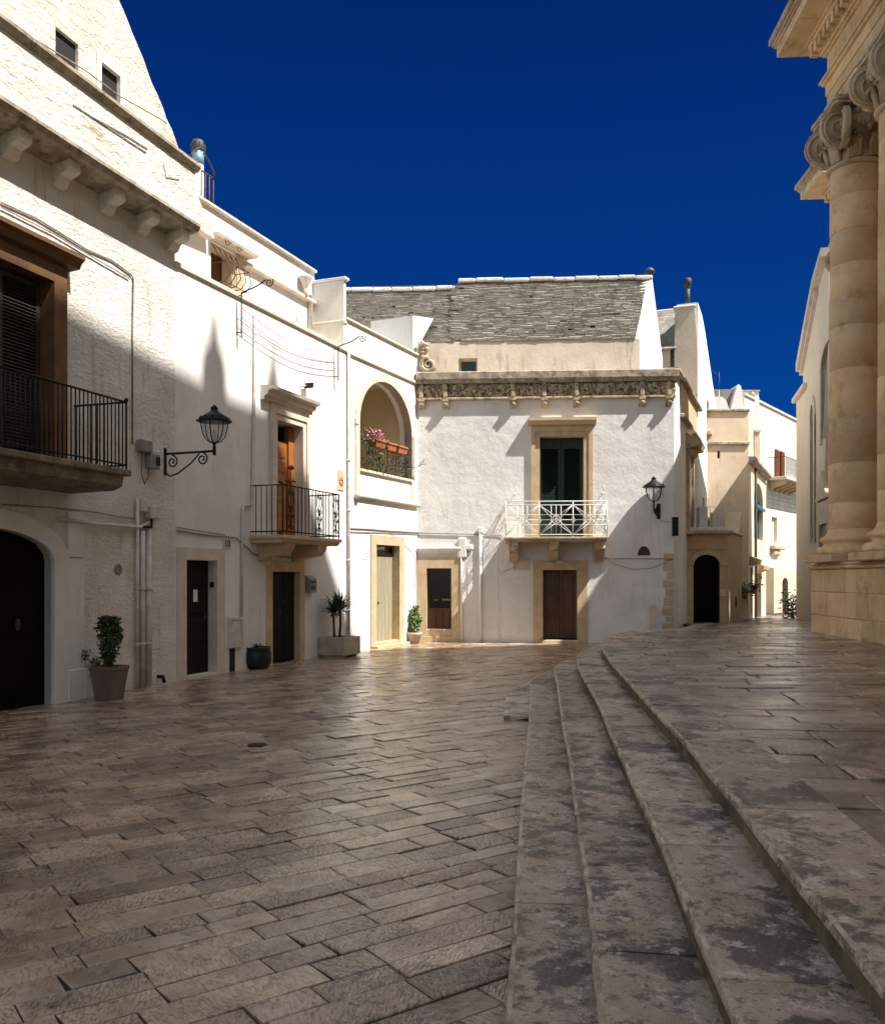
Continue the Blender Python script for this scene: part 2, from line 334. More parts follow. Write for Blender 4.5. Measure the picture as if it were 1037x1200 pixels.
    def blob(s, c, rx, ry=None, rz=None, n=10, m=6, j=0):
        ry = ry or rx; rz = rz or rx
        prof = [(max(1e-3, math.sin(PI*i/m)), -math.cos(PI*i/m)) for i in range(m+1)]
        vs = [(c[0]+r*math.cos(2*PI*k/n)*rx*(1+R.uniform(-j, j)), c[1]+r*math.sin(2*PI*k/n)*ry*(1+R.uniform(-j, j)), c[2]+z*rz) for r, z in prof for k in range(n)]
        return s.add(vs, [(i*n+k, i*n+(k+1) % n, (i+1)*n+(k+1) % n, (i+1)*n+k) for i in range(m) for k in range(n)], True)
    def panel(s, outline, holes, reveal=.3, thick=None, y=0.0):
        """upright wall sheet in the x-z plane with holes; hole edges run `reveal` inward, outer edges `thick` inward"""
        bm = bmesh.new(); es = []
        for lp in [outline]+list(holes):
            vv = [bm.verts.new((q[0], y, q[1])) for q in lp]
            es += [bm.edges.new((vv[i], vv[(i+1) % len(vv)])) for i in range(len(vv))]
        bmesh.ops.triangle_fill(bm, use_beauty=True, use_dissolve=False, edges=es, normal=(0, -1, 0))
        bm.verts.index_update()
        s.add([v.co.copy() for v in bm.verts], [[v.index for v in f.verts] for f in bm.faces]); bm.free()
        for lp, d in [(outline, thick)]+[(h, reveal) for h in holes]:
            if not d: continue
            n = len(lp); vs = [(q[0], y, q[1]) for q in lp]+[(q[0], y+d, q[1]) for q in lp]
            s.add(vs, [(i, (i+1) % n, n+(i+1) % n, n+i) for i in range(n)])
        if thick:
            s.add([(q[0], y+thick, q[1]) for q in outline], [list(range(len(outline)))])
        return s
    def build(s, name, m, parent=None, mats=None, weld=False):
        me = bpy.data.meshes.new(name); me.from_pydata([tuple(v) for v in s.v], [], s.f)
        me.polygons.foreach_set('use_smooth', s.sm)
        for k in (mats or [m]): me.materials.append(M[k] if isinstance(k, str) else k)
        if mats: me.polygons.foreach_set('material_index', s.mi)
        bm = bmesh.new(); bm.from_mesh(me)
        if weld: bmesh.ops.remove_doubles(bm, verts=bm.verts, dist=1e-4)
        bmesh.ops.recalc_face_normals(bm, faces=bm.faces); bm.to_mesh(me); bm.free(); me.update()
        o = bpy.data.objects.new(name, me); COL.objects.link(o)
        if parent is not None: o.parent = parent
        return o

class Multi:
    """several cables: each run becomes an object of its own"""
    def __init__(s): s.l = []
    def tube(s, *a, **k): s.l.append(MB().tube(*a, **k))
    def build(s, name, m, parent):
        for b in s.l: b.build(name, m, parent)
def tag(o, label=None, cat=None, group=None, kind=None):
    if label: o['label'] = label
    if cat: o['category'] = cat
    if group: o['group'] = group
    if kind: o['kind'] = kind
    return o
def rect(a, b, c, d): return [(a, c), (b, c), (b, d), (a, d)]
def arch(a, b, c, zs, zt, n=14):
    """opening from sill c, springing zs, crown zt (elliptic/segmental)"""
    m = (a+b)/2; h = (b-a)/2
    return [(a, c), (b, c)]+[(m+h*math.cos(PI*k/n), zs+(zt-zs)*math.sin(PI*k/n)) for k in range(n+1)]
def frame_poly(a, b, c, d, w, wt=None):
    wt = w if wt is None else wt
    return [(a-w, c), (a, c), (a, d), (b, d), (b, c), (b+w, c), (b+w, d+wt), (a-w, d+wt)]
def spiral(c, r0, r1, turns, a0, plane='xz', n=28, y=0):
    out = []
    for i in range(n+1):
        t = i/n; r = r0+(r1-r0)*t; a = a0+2*PI*turns*t
        if plane == 'xz': out.append((c[0]+r*math.cos(a), y, c[1]+r*math.sin(a)))
        else: out.append((y, c[0]+r*math.cos(a), c[1]+r*math.sin(a)))
    return out

class Frame:
    """upright facade: x runs along it (left to right seen from outside), y into the building, z up"""
    def __init__(s, p, ang): s.p = p; s.a = ang; s.e = (math.cos(ang), math.sin(ang)); s.i = (-math.sin(ang), math.cos(ang))
    def q(s, px, py, out=0.0):
        rx = (px-CX)/F
        ox, oy = s.p[0]-s.i[0]*out, s.p[1]-s.i[1]*out
        u = (rx*oy-ox)/(s.e[0]-rx*s.e[1]); Y = oy+s.e[1]*u
        return u, CH+(HY-py)/F*Y
    def u(s, px, out=0.0): return s.q(px, HY, out)[0]
    def z(s, px, py, out=0.0): return s.q(px, py, out)[1]
    def w(s, u, out=0.0, z=0.0): return (s.p[0]+s.e[0]*u-s.i[0]*out, s.p[1]+s.e[1]*u-s.i[1]*out, z)
    def thing(s, name, label, cat, u=0, out=0, z=0, group=None):
        o = bpy.data.objects.new(name, None); COL.objects.link(o); o.empty_display_size = .2
        o.location = s.w(u, out, z); o.rotation_euler = (0, 0, s.a)
        return tag(o, label, cat, group)
def gnd(px, py, h=0.0):
    Z = (CH-h)*F/(py-HY); return ((px-CX)/F*Z, Z)
def back(P, vp, px):
    th = math.atan((vp-CX)/F); d = (math.sin(th), math.cos(th)); r = (px-CX)/F
    t = (P[0]-r*P[1])/(d[0]-r*d[1]); return (P[0]-d[0]*t, P[1]-d[1]*t), t, PI/2-th
def terrace_z(x, y): return .6-.025*max(0, y-20)+.02*min(max(0, x-3), 5)*max(0, min(1, (28-y)/8))

P_CD = ((489-CX)/F*25.03, 25.03)
P_BC, LC, aC = back(P_CD, 1000, 405)
P_AB, LB, aB = back(P_BC, 930, 205)
_, _, aA = back(P_AB, 870, 100)
FA, FB, FC, FD = Frame(P_AB, aA), Frame(P_AB, aB), Frame(P_BC, aC), Frame(P_CD, -math.radians(3.5))
LD = FD.u(790); P_DS = FD.w(LD)[:2]
FS = Frame(P_DS, PI/2-math.radians(21.4))

def copy_tree(o, parent=None):
    c = o.copy(); COL.objects.link(c)
    if parent is not None: c.parent = parent
    for ch in list(o.children): copy_tree(ch, c)
    return c
def text_mesh(txt, size, depth=.004):
    cu = bpy.data.curves.new('lettering', 'FONT'); cu.body = txt; cu.size = size; cu.extrude = depth; cu.align_x = 'CENTER'; cu.align_y = 'CENTER'
    ob = bpy.data.objects.new('lettering', cu); COL.objects.link(ob)
    dg = bpy.context.evaluated_depsgraph_get(); me = bpy.data.meshes.new_from_object(ob.evaluated_get(dg))
    bpy.data.objects.remove(ob); return me
def lettering(txt, size, m, parent, loc):
    me = text_mesh(txt, size); me.materials.clear(); me.materials.append(M[m])
    o = bpy.data.objects.new('lettering', me); COL.objects.link(o); o.parent = parent
    o.location = loc; o.rotation_euler = (PI/2, 0, 0); return o
def leaf_cloud(mb, fn, n, size, wide=.5):
    for _ in range(n):
        c = Vector(fn()); d = Vector((R.gauss(0, 1), R.gauss(0, 1), R.gauss(0, .7)+.3)).normalized()
        s = d.orthogonal().normalized(); s = Matrix.Rotation(R.uniform(0, 6.28), 3, d) @ s
        l = size*R.uniform(.6, 1.3); w = l*wide*.5; nn = d.cross(s)*l*.12
        mb.add([c, c+d*l*.5+s*w-nn*0, c+d*l, c+d*l*.5-s*w], [(0, 1, 2, 3)])
def arc_leaf(mb, base, az, el, length, width, droop=.5, n=5):
    """long strap leaf (yucca, agave)"""
    p = Vector(base); L, Rr = [], []
    side = Vector((-math.sin(az), math.cos(az), 0))
    for i in range(n+1):
        t = i/n; w = width*(1-t)**.7*(.55+.9*min(t*2.5, .5))
        L.append(p+side*w+Vector((0, 0, w*.35))); Rr.append(p-side*w+Vector((0, 0, w*.35)))
        if i == 0: mid = []
        mid.append(p.copy())
        e = el-droop*t
        p = p+Vector((math.cos(az)*math.cos(e), math.sin(az)*math.cos(e), math.sin(e)))*length/n
    k = n+1; mb.add(L+mid+Rr, [(i, i+1, k+i+1, k+i) for i in range(n)]+[(k+i, k+i+1, 2*k+i+1, 2*k+i) for i in range(n)])
# ---------------------------------------------------------------- ground, paving, steps
def smooth(pts, k=8):
    P = [Vector((p[0], p[1])) for p in pts]; P = [P[0]*2-P[1]]+P+[P[-1]*2-P[-2]]; out = []
    for i in range(1, len(P)-2):
        a, b, c, d = P[i-1:i+3]
        for j in range(k):
            t = j/k
            out.append(.5*((2*b)+(c-a)*t+(2*a-5*b+4*c-d)*t*t+(3*b-a-3*c+d)*t**3))
    out.append(P[-2]); return out
def resample(P, d):
    out = [P[0]]; acc = 0
    for a, b in zip(P, P[1:]):
        l = (b-a).length
        if l < 1e-9: continue
        while acc+l >= d:
            a = a+(b-a)*((d-acc)/l); out.append(a); l = (b-a).length; acc = 0
        acc += l
    out.append(P[-1]); return out
HS = [.045, .15, .30, .45, .60]
E0 = [(1.9, 16.0), (1.47, 15.07), (1.15, 14.19), (.93, 13.12), (.78, 11.35)]
E1 = [(4.2, 21.4), (3.1, 19.1), (2.62, 17.9), (2.25, 16.9), (1.98, 16.2), (1.73, 15.55), (1.41, 14.32), (1.17, 12.03), (.9, 9.52), (.72, 7.91), (.51, 5.98), (.37, 4.61), (.3, 3.96), (.23, 3.31), (.1, 1.5), (-.1, -1.5), (-.4, -6)]
E2 = [(4.4, 21.2), (3.4, 19.2), (2.9, 17.9), (2.55, 17.1), (2.24, 16.32), (1.87, 15.0), (1.58, 12.4), (1.25, 9.41), (1.01, 7.13), (.8, 5.33), (.67, 4.16), (.53, 3.01), (.38, 1.5), (.12, -1.5), (-.2, -6)]
E3 = [(4.8, 21.2), (3.75, 19.4), (3.17, 18.1), (2.77, 17.05), (2.36, 15.63), (2.05, 13.5), (1.69, 9.84), (1.46, 7.79), (1.32, 6.47), (1.21, 5.49), (1.1, 4.45), (1.01, 3.74), (.92, 2.96), (.74, 1.4), (.46, -1.5), (.05, -6)]
E4 = [(6.9, 24.7), (6.16, 22.6), (5.25, 20.9), (4.37, 20.0), (3.66, 18.89), (3.07, 17.2), (2.77, 15.63), (2.37, 12.48), (1.95, 8.4), (1.76, 6.42), (1.66, 5.65), (1.57, 4.83), (1.42, 3.67), (1.35, 3.09), (1.28, 2.5), (1.16, 1.4), (.86, -1.5), (.45, -6)]

def inside_right(curve, x, y, m=0.0):
    """is (x, y) at least m to the right of the curve (which runs from far to near)?"""
    best = None
    for a, b in zip(curve, curve[1:]):
        d = b-a; t = max(0, min(1, (Vector((x, y))-a).dot(d)/d.length_squared)); q = a+d*t
        l = (Vector((x, y))-q).length
        if best is None or l < best[0]: best = (l, d.x*(y-q.y)-d.y*(x-q.x))
    return best[1] > 0 and best[0] >= m
C4 = smooth(E4, 5); C1 = smooth(E1, 5)

def slabs(keep, ang, org, ext, row, lens, zf, gap=.0045, drop=.016, tilt=.0025, skew=.02):
    ca, sa = math.cos(ang), math.sin(ang); mb = MB(); v = -ext[1]
    while v < ext[1]:
        h = row*R.uniform(.82, 1.2); u = -ext[0]-R.random()
        while u < ext[0]:
            l = R.choice(lens)*R.uniform(.8, 1.25)
            pu = R.uniform(-skew, skew)
            q = [(u+gap+pu, v+gap), (u+l-gap, v+gap), (u+l-gap, v+h-gap), (u+gap, v+h-gap)]
            W = [(org[0]+a*ca-b*sa, org[1]+a*sa+b*ca) for a, b in q]
            cxx, cyy = sum(p[0] for p in W)/4, sum(p[1] for p in W)/4
            W = keep(W)
            if W:
                nW = len(W); cxx, cyy = sum(p[0] for p in W)/nW, sum(p[1] for p in W)/nW
                near = cyy < 13 and abs(cxx) < 9
                cc = .010 if near else .006
                W2 = [(p[0]+(cxx-p[0])*cc/max(.05, math.hypot(cxx-p[0], cyy-p[1]))*1.4, p[1]+(cyy-p[1])*cc/max(.05, math.hypot(cxx-p[0], cyy-p[1]))*1.4) for p in W]
                dz = [R.uniform(-tilt, tilt)-.001 for _ in W]; b0 = R.uniform(-tilt, tilt)
                vs = [(p[0], p[1], zf(*p)-drop) for p in W]+[(p[0], p[1], zf(*p)-.004+d+b0) for p, d in zip(W, dz)]+[(p[0], p[1], zf(*p)+d+b0) for p, d in zip(W2, dz)]
                fs = [tuple(range(2*nW, 3*nW))]+[(nW+i, nW+(i+1) % nW, 2*nW+(i+1) % nW, 2*nW+i) for i in range(nW)]+[(i, (i+1) % nW, nW+(i+1) % nW, nW+i) for i in range(nW)]
                mb.add(vs, fs)
            u += l
        v += h
    return mb
def keep_low(W):
    for x, y in W:
        if y < 1.2 or y > 27 or x < -9.5 or x > 7: return None
    return None if all(inside_right(C1, x, y, .75) for x, y in W) else W
C4i = []                                    # inner edge of the kerb of the terrace
for i, p in enumerate(C4):
    d = (C4[min(i+1, len(C4)-1)]-C4[max(i-1, 0)]).normalized(); C4i.append(p+Vector((-d.y, d.x))*.40)
def clip(W, a, nrm):
    out = []
    for i in range(len(W)):
        p, q = Vector(W[i]), Vector(W[(i+1) % len(W)]); dp, dq = (p-a).dot(nrm), (q-a).dot(nrm)
        if dp >= 0: out.append(tuple(p))
        if dp*dq < 0: out.append(tuple(p+(q-p)*(dp/(dp-dq))))
    return out
def keep_up(W):
    for x, y in W:
        if y < .5 or y > 41 or x > 18: return None
    if min(p[1] for p in W) > 24.4: return W if all(x > 6.5+(y-24.8)*.3 for x, y in W) else None
    c = Vector((sum(p[0] for p in W)/len(W), sum(p[1] for p in W)/len(W)))
    if c.x > 9: return W
    for _ in range(2):
        out = [p for p in W if not inside_right(C4i, *p)]
        if not out: return W
        b_ = min(range(len(C4i)-1), key=lambda i: min((C4i[i]-Vector(p)).length for p in out)); b_ = min(max(b_, 1), len(C4i)-2)
        d = (C4i[b_+1]-C4i[b_-1]).normalized(); W = clip(W, C4i[b_], Vector((-d.y, d.x)))
        if len(W) < 3: return None
    ar = abs(sum(W[i][0]*W[(i+1) % len(W)][1]-W[(i+1) % len(W)][0]*W[i][1] for i in range(len(W))))/2
    return W if ar > .02 else None
g = MB(); g.add([(-400, -400, -.02), (400, -400, -.02), (400, 600, -.02), (-400, 600, -.02)], [(0, 1, 2, 3)])
tag(g.build('ground', 'joint'), kind='structure')
tag(slabs(keep_low, math.radians(36), (-1, 12), (22, 22), .215, (.32, .40, .46, .55, .68), lambda x, y: 0.0, tilt=.004).build('piazza_pavement', 'paving'), kind='structure')
tag(slabs(keep_up, math.radians(-9), (6, 18), (26, 26), .34, (.5, .65, .8, 1.0), lambda x, y: terrace_z(x, y)-.006, gap=.007, tilt=.0045).build('terrace_pavement', 'paving_up'), kind='structure')
# bed under the terrace slabs
bed = MB()
ys = [-10, 1, 20, 24.6, 34, 40, 60]
edge = {-10: .9, 1: 1.5, 20: 4.9, 24.6: 7.0, 34: 7.5, 40: 7.5, 60: 7.5}
vs = []
c4r = [p for p in C4 if p.y > -5]
for p in c4r: vs += [(p.x+.28, p.y, terrace_z(p.x, p.y)-.024), (32, p.y, terrace_z(p.x, p.y)-.024)]
for i in range(len(c4r)-1): pass
bed.add(vs, [(2*i, 2*i+1, 2*i+3, 2*i+2) for i in range(len(c4r)-1)])
x0, y0 = c4r[0].x+.28, c4r[0].y
far = [(x0, y0), (7.2, 30), (9, 36), (11, 50)]
bed.add([q for x, y in far for q in ((x, y, terrace_z(x, y)-.024), (40, y, terrace_z(x, y)-.024))], [(2*i, 2*i+1, 2*i+3, 2*i+2) for i in range(3)])
tag(bed.build('terrace_bed', 'joint'), kind='structure')

steps = bpy.data.objects.new('church_steps', None); COL.objects.link(steps); steps.location = (0, 0, 0)
tag(steps, 'flight of four worn curved stone steps climbing from the piazza to the church terrace', 'steps')
def step_run(curve, h, base, tread, name, block=(1.05, 1.7), far_tread=None):
    pts = resample(smooth(curve, 8), .09); n = len(pts)
    mb = MB(); i = 0
    while i < n-2:
        k = min(n-1, i+int(R.uniform(*block)/.09)); k = n-1 if n-1-k < 5 else k
        js = R.uniform(-.004, .004); jz = R.uniform(-.003, .003); ring = []; chipd = 0.0
        for q in range(i, k+1):
            d = (pts[min(q+1, n-1)]-pts[max(q-1, 0)]).normalized(); nr = Vector((-d.y, d.x))   # towards the terrace
            p = pts[q]+d*((.006 if q == i else -.006 if q == k else 0))
            tw = tread if p.y < 15 else (far_tread or tread)
            chipd = chipd*.5 if R.random() < .95 else R.uniform(.008, .018); w = R.uniform(-.0015, .0015)+js; ch = .012+chipd
            hh = h-(terrace_z(0, 0)-terrace_z(p.x, p.y) if h > .5 else 0)+jz
            if h > .5: base_ = base-(terrace_z(0, 0)-terrace_z(p.x, p.y))
            else: base_ = base
            sec = [(w+.022, base_), (w+.022, hh-.045), (w, hh-.040), (w, hh-ch-.012), (w+ch*.35, hh-ch*.3), (w+ch+.012, hh), (w+.10, hh+R.uniform(-.001, .001)), (w+tw*.5, hh-.002), (w+tw, hh)]
            ring.append([(p.x+nr.x*a, p.y+nr.y*a, z) for a, z in sec])
        m = len(ring[0]); vs = [v for r in ring for v in r]
        for q in range(len(ring)-1):
            pass
        mb.cur = 0
        o = len(mb.v); mb.add(vs, [])
        for q in range(len(ring)-1):
            for s in range(m-1):
                mb.f.append([o+q*m+s, o+(q+1)*m+s, o+(q+1)*m+s+1, o+q*m+s+1]); mb.sm.append(s in (3, 4, 5)); mb.mi.append((1 if s < 2 else 2 if s == 4 else 0) if name == 'step' else 0)
        for q in (0, len(ring)-1):
            mb.f.append([o+q*m+s for s in range(m)]+[]); mb.sm.append(False); mb.mi.append(0)
        i = k
    return mb.build(name, None, steps, mats=['step', 'riser', 'nosing'])
step_run(E1, HS[1], -.02, .62, 'step', far_tread=.40)
step_run(E2, HS[2], HS[1]-.02, .62, 'step', far_tread=.40)
step_run(E3, HS[3], HS[2]-.02, .62, 'step', far_tread=.44)
step_run(E4, HS[4], HS[3]-.02, .50, 'step', block=(1.3, 2.1), far_tread=.46)
step_run(E0, HS[0], -.02, .5, 'ramp_slab', block=(2.5, 3))
# ---------------------------------------------------------------- parts shared by the houses
def surround(root, a, b, c, d, w, out, depth=.30, m='trim', wt=None, name='door_surround', steps=1, sub=None):
    mb = MB(); mb.prism(frame_poly(a, b, c, d, w, wt), 'y', -out, depth)
    if steps > 1: mb.prism(frame_poly(a-w*.55, b+w*.55, c, d+w*.55, w*.45+.004, wt), 'y', -out-.03, -out+.01)
    return mb.build(name, m, root)
def hole(a, b, c, d): return rect(a-.012, b+.012, c-.02, d+.012)
def panel_door(root, a, b, c, d, y, m, leaves=1, rows=3, name='door', handle=True, glass_from=None, thick=.05):
    w = (b-a)/leaves; mb = MB(); fr = .09
    o = None
    for k in range(leaves):
        x0 = a+w*k+.004; x1 = a+w*(k+1)-.004
        mb.box(x0, x1, y, y+thick, c, d, .004)
        for r in range(rows):
            z0 = c+(d-c)*r/rows+.07; z1 = c+(d-c)*(r+1)/rows-.03
            if glass_from and z0 > glass_from: continue
            mb.box(x0+fr, x1-fr, y-.018, y+.01, z0, z1, .014)
    o = mb.build(name, m, root)
    if handle:
        h = MB(); x = a+w-.05 if leaves == 2 else b-.10
        h.box(x-.018, x+.018, y-.012, y+.005, c+.95, c+1.12, .003); h.tube([(x, y-.01, c+1.04), (x, y-.05, c+1.04), (x-.10, y-.05, c+1.04)], .009)
        h.build('handle', 'rust', o)
    return o
def corbel_profile(l, h):
    """console side outline in (y, z): top at z=0, root at y=0, going out to y=-l"""
    top = [(0.05, 0), (-l, 0), (-l, -h*.18)]
    c = [(-l*.97*math.cos(t)**.8 if t < PI/2-.01 else 0, -h*.18-h*.82*math.sin(t)**1.3) for t in [PI/2*i/8 for i in range(1, 9)]]
    return top+c+[(0.05, -h)]
def volute_bracket(mb, x0, x1, l, h, z, bev=True):
    mb.prism([(y, z+q) for y, q in corbel_profile(l, h)], 'x', x0, x1)
    for x in (x0-.006, x1+.006):
        mb.tube([(x, p[1], p[2]) for p in spiral((-l*.68, z-h*.30), h*.24, h*.03, 1.6, PI/2, 'yz', 22)], .012, 5)
    mb.tube([(x0, -l*.93, z-h*.30), (x1, -l*.93, z-h*.30)], h*.16, 10)
def scroll(mb, c, r, y, turns=1.4, a0=0, rad=.007, tail=None):
    p = spiral(c, r, r*.15, turns, a0, 'xz', 20, y)
    if tail: p = [tail]+p
    mb.tube(p, rad, 5)
def lantern(root, x, y, z, h, name='lamp_head'):
    """six-sided street lantern, bottom at z, height h, axis at x, y"""
    w = h*.30; body = MB(); n = 6
    def ring(r, zz, off=0): return [(x+r*math.cos(2*PI*k/n+off), y+r*math.sin(2*PI*k/n+off), zz) for k in range(n)]
    zb, zm = z+h*.16, z+h*.62
    body.lathe([(.008, 0), (.02, .01), (.028, h*.05), (.014, h*.08), (.03, h*.13), (.045, h*.15), (.02, h*.17)], (x, y, z), 12)
    body.lathe([(w*1.28, 0), (w*1.30, h*.02), (w*1.02, h*.05), (w*.98, h*.09), (w*.62, h*.17), (w*.34, h*.22), (w*.30, h*.25), (w*.20, h*.26), (w*.26, h*.28), (w*.30, h*.30), (w*.16, h*.34), (w*.03, h*.38)], (x, y, zm), 18)
    for k in range(n):
        a = 2*PI*k/n+.3
        f = lambda r, zz: (x+r*math.cos(a), y+r*math.sin(a), zz)
        body.tube([f(w*.98, zm+h*.01), f(w*.95, zm-h*.12), f(w*.78, zb+h*.14), f(w*.45, zb+h*.02), f(.015, zb-h*.01)], .010, 5)
    for k in range(12):
        a = 2*PI*k/12; body.blob((x+w*1.05*math.cos(a), y+w*1.05*math.sin(a), zm+h*.08), .016, n=6, m=4)
    hd = body.build(name, 'iron', root)
    gl = MB(); gl.lathe([(w*.35, zb+h*.03-zb), (w*.72, h*.16), (w*.88, h*.36), (w*.90, h*.45)], (x, y, zb), 6, smooth=False); gl.build('glass_pane', 'lamp_glass', hd)
    b = MB(); b.tube([(x, y, zb), (x, y, zb+h*.12)], .018); b.blob((x, y, zb+h*.20), .035, rz=.06); b.build('bulb', 'sign_white', hd)
    return hd
def pot_leaves(): pass

# ================================================================ house A: rough limewash, stone parapet on consoles, steep gable
A = FA.thing('stone_house', 'tall rough limewashed house with a bracketed parapet, steep stone gable and brown shutters', 'house')
pA = .42
zc0 = FA.z(228, 263, pA); zc1 = FA.z(228, 199, pA); uR = FA.u(229, pA)
UL = -10.5
up = FA.u(60); zt_spring = FA.z(60, 657); z_crown = zt_spring+.42; up0 = up-2.5
uw1 = FA.u(57); uw0 = uw1-1.55; wz0 = FA.z(57, 552); wz1 = FA.z(57, 330)
w = MB()
w.panel(rect(UL, 0, -.05, zc0+.05), [arch(up0-.0, up, -.03, zt_spring, z_crown, 16), hole(uw0, uw1, wz0, wz1)], .45, 7.0)
w.build('wall', 'plaster_rough', A)
b = MB(); b.box(UL, uR, -pA, .6, zc0+.02, zc1-.02)
b.build('parapet', 'stone_rough', A)
b = MB()
b.prism([(.02, zc0-.20), (-pA+.06, zc0-.12), (-pA-.02, zc0-.10), (-pA-.07, zc0-.03), (-pA-.07, zc0+.02), (.02, zc0+.02)], 'x', UL, uR+.05)
b.prism([(.6, zc1-.02), (-pA-.02, zc1-.02), (-pA-.09, zc1+.05), (-pA-.09, zc1+.10), (.6, zc1+.16)], 'x', UL, uR+.05)
b.build('cornice', 'weathered', A)
for i, (px, py) in enumerate([(25, 155), (83, 193), (137, 226), (178, 253), (213, 273)]):
    u = FA.u(px, .25); k = MB(); k.prism([(y, zc0-.19+q) for y, q in [(.05, .08), (-pA+.10, .08), (-pA+.09, -.06), (-pA+.14, -.10), (-.16, -.14), (-.10, -.25), (.05, -.30)]], 'x', u-.11, u+.11)
    k.tube([(u-.115, -pA+.14, zc0-.23), (u+.115, -pA+.14, zc0-.23)], .045, 8); k.build('corbel', 'stone_rough', A)
# gable
og = -.55
ga = FA.q(207, 168, og); gb = FA.q(140, 0, og); sl_ = (gb[1]-ga[1])/(gb[0]-ga[0])
apx = gb[0]-1.6; apz = gb[1]+sl_*(apx-gb[0])
zb_ = zc1-.3
ur = ga[0]+(zb_-ga[1])/sl_
out = [(2*apx-ur, zb_), (ur, zb_)]
nst = 34
for i in range(1, nst): 
    t = i/nst; out.append((ur+(apx-ur)*t+R.uniform(-.05, .05), zb_+(apz-zb_)*t+R.uniform(-.03, .03)))
out.append((apx, apz)); out.append((2*apx-ur+.2, zb_+.4))
g1 = FA.q(65, 90, og); g2 = FA.q(92, 55, og); h1 = FA.q(115, 105, og); h2 = FA.q(142, 80, og)
zt1 = FA.z(66, 27, og); zt2 = FA.z(115, 66, og)
hA1 = rect(g1[0], g2[0], zb_+.15, zt1-.05); hA2 = rect(h1[0], h2[0], zb_+.3, zt2)
gm = MB(); gm.panel(out, [hA1, hA2], .35, 6.0, y=-og); gm.build('gable', 'gable_stone', A)
wf = MB(); wf.prism(frame_poly(h1[0]+.05, h2[0]-.05, zb_+.3, zt2-.05, .10), 'y', -og-.03, -og+.2); wo_ = wf.build('window', 'plaster', A)
pn = MB(); pn.box(h1[0], h2[0], -og+.05, -og+.07, zb_+.3, zt2); pn.build('pane', 'dark', wo_)  # dark sheet near the face, the opening's shade painted
pn = MB(); pn.box(g1[0], g2[0], -og+.06, -og+.08, zb_, zt1); pn.build('window', 'dark', A)  # no glass: dark sheet painted as the shaded opening
# stone joints of the gable: a low relief of rough blocks
# portal
sp_ = MB(); uo = .62
po = arch(up0-.30, up+.30, -.03, zt_spring+.02, z_crown+.26, 16); pi_ = arch(up0, up, -.03, zt_spring, z_crown, 16)
k = len(pi_); vs = []
sp_.prism([(up+.30, -.03), (up+.62, -.03), (up+.62, zt_spring+.04), (up+.30, zt_spring+.04)], 'y', -.05, .1)
sp_.prism([(up+.30, zt_spring+.06), (up+.62, zt_spring+.06), (up+.62, z_crown+.30), (up+.30, z_crown+.30)], 'y', -.04, .1)
sp_.box(up+.27, up+.66, -.075, .1, -.03, .45, .01)
ring = [(a, b_) for a, b_ in zip(pi_[1:-0 or None], po[1:])]
for (i0, o0), (i1, o1) in zip(ring, ring[1:]):
    sp_.prism([i0, o0, o1, i1], 'y', -.06, .42)
sp_.build('portal_surround', 'plaster', A)
dr = MB(); dr.box(up0-.05, up+.05, .12, .18, -.03, z_crown+.05)
for q in range(2):
    for r in range(3): dr.box(up0+.15+q*(up-up0)/2, up0-.15+(q+1)*(up-up0)/2, .095, .13, .15+r*.85, .85+r*.85, .02)
do = dr.build('door', 'shade_black', A)  # blackened so the archway reads as deep shade
kn = MB(); kn.blob((up-.55, .07, 1.15), .035, rz=.09); kn.build('handle', 'rust', do)
# shuttered balcony window
fr = MB(); fr.prism(frame_poly(uw0, uw1, wz0, wz1, .26), 'y', -.10, .3); 
fr.prism([(.02, wz1+.26), (-.20, wz1+.28), (-.24, wz1+.36), (-.30, wz1+.40), (-.30, wz1+.46), (.02, wz1+.52)], 'x', uw0-.42, uw1+.40)
win = fr.build('window', 'ochre_frame', A)
sh = MB()
for x0, x1 in ((uw0+.02, (uw0+uw1)/2-.01), ((uw0+uw1)/2+.01, uw1-.02)):
    sh.prism(frame_poly(x0+.07, x1-.07, wz0+.1, wz1-.1, .07), 'y', .14, .18); sh.box(x0, x1, .14, .18, wz0, wz0+.1)
    z = wz0+.14
    while z < wz1-.12: sh.add([(x0+.06, .135, z), (x1-.06, .135, z), (x1-.06, .178, z+.05), (x0+.06, .178, z+.05)], [(0, 1, 2, 3)]); z += .048
sh.build('shutter', 'shutter_brown', win)
dk = MB(); dk.box(uw0-.1, uw1+.1, .3, .32, wz0-.1, wz1+.1); dk.build('unlit_sheet', 'dark', win)  # flat dark sheet painted as the unlit room
# balcony
ob = .95; bu1 = FA.u(149, ob); bz1 = FA.z(140, 549, ob); bu0 = bu1-3.6
bm_ = MB(); bm_.box(bu0, bu1+.06, -ob-.04, .05, bz1-.09, bz1, .015)
bm_.prism([(.05, bz1-.09), (-ob+.03, bz1-.09), (-ob+.05, bz1-.24), (-ob+.2, bz1-.30), (.05, bz1-.32)], 'x', bu0, bu1-.04)
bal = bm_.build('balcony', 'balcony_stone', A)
rl = MB(); rz = bz1+.98; uu = bu0+.05
rl.tube([(uu, -ob+.03, rz), (bu1+.02, -ob+.03, rz), (bu1+.02, 0, rz)], .016, 6); rl.tube([(uu, -ob+.03, bz1+.07), (bu1+.02, -ob+.03, bz1+.07), (bu1+.02, 0, bz1+.07)], .012, 6)
x = bu1+.02
while x > bu0: rl.tube([(x, -ob+.03, bz1-.02), (x, -ob+.03, rz)], .010 if abs(x-bu1) > .05 else .016, 5); x -= .08
y = -ob+.16
while y < -.02: rl.tube([(bu1+.02, y, bz1-.02), (bu1+.02, y, rz)], .010, 5); y += .125
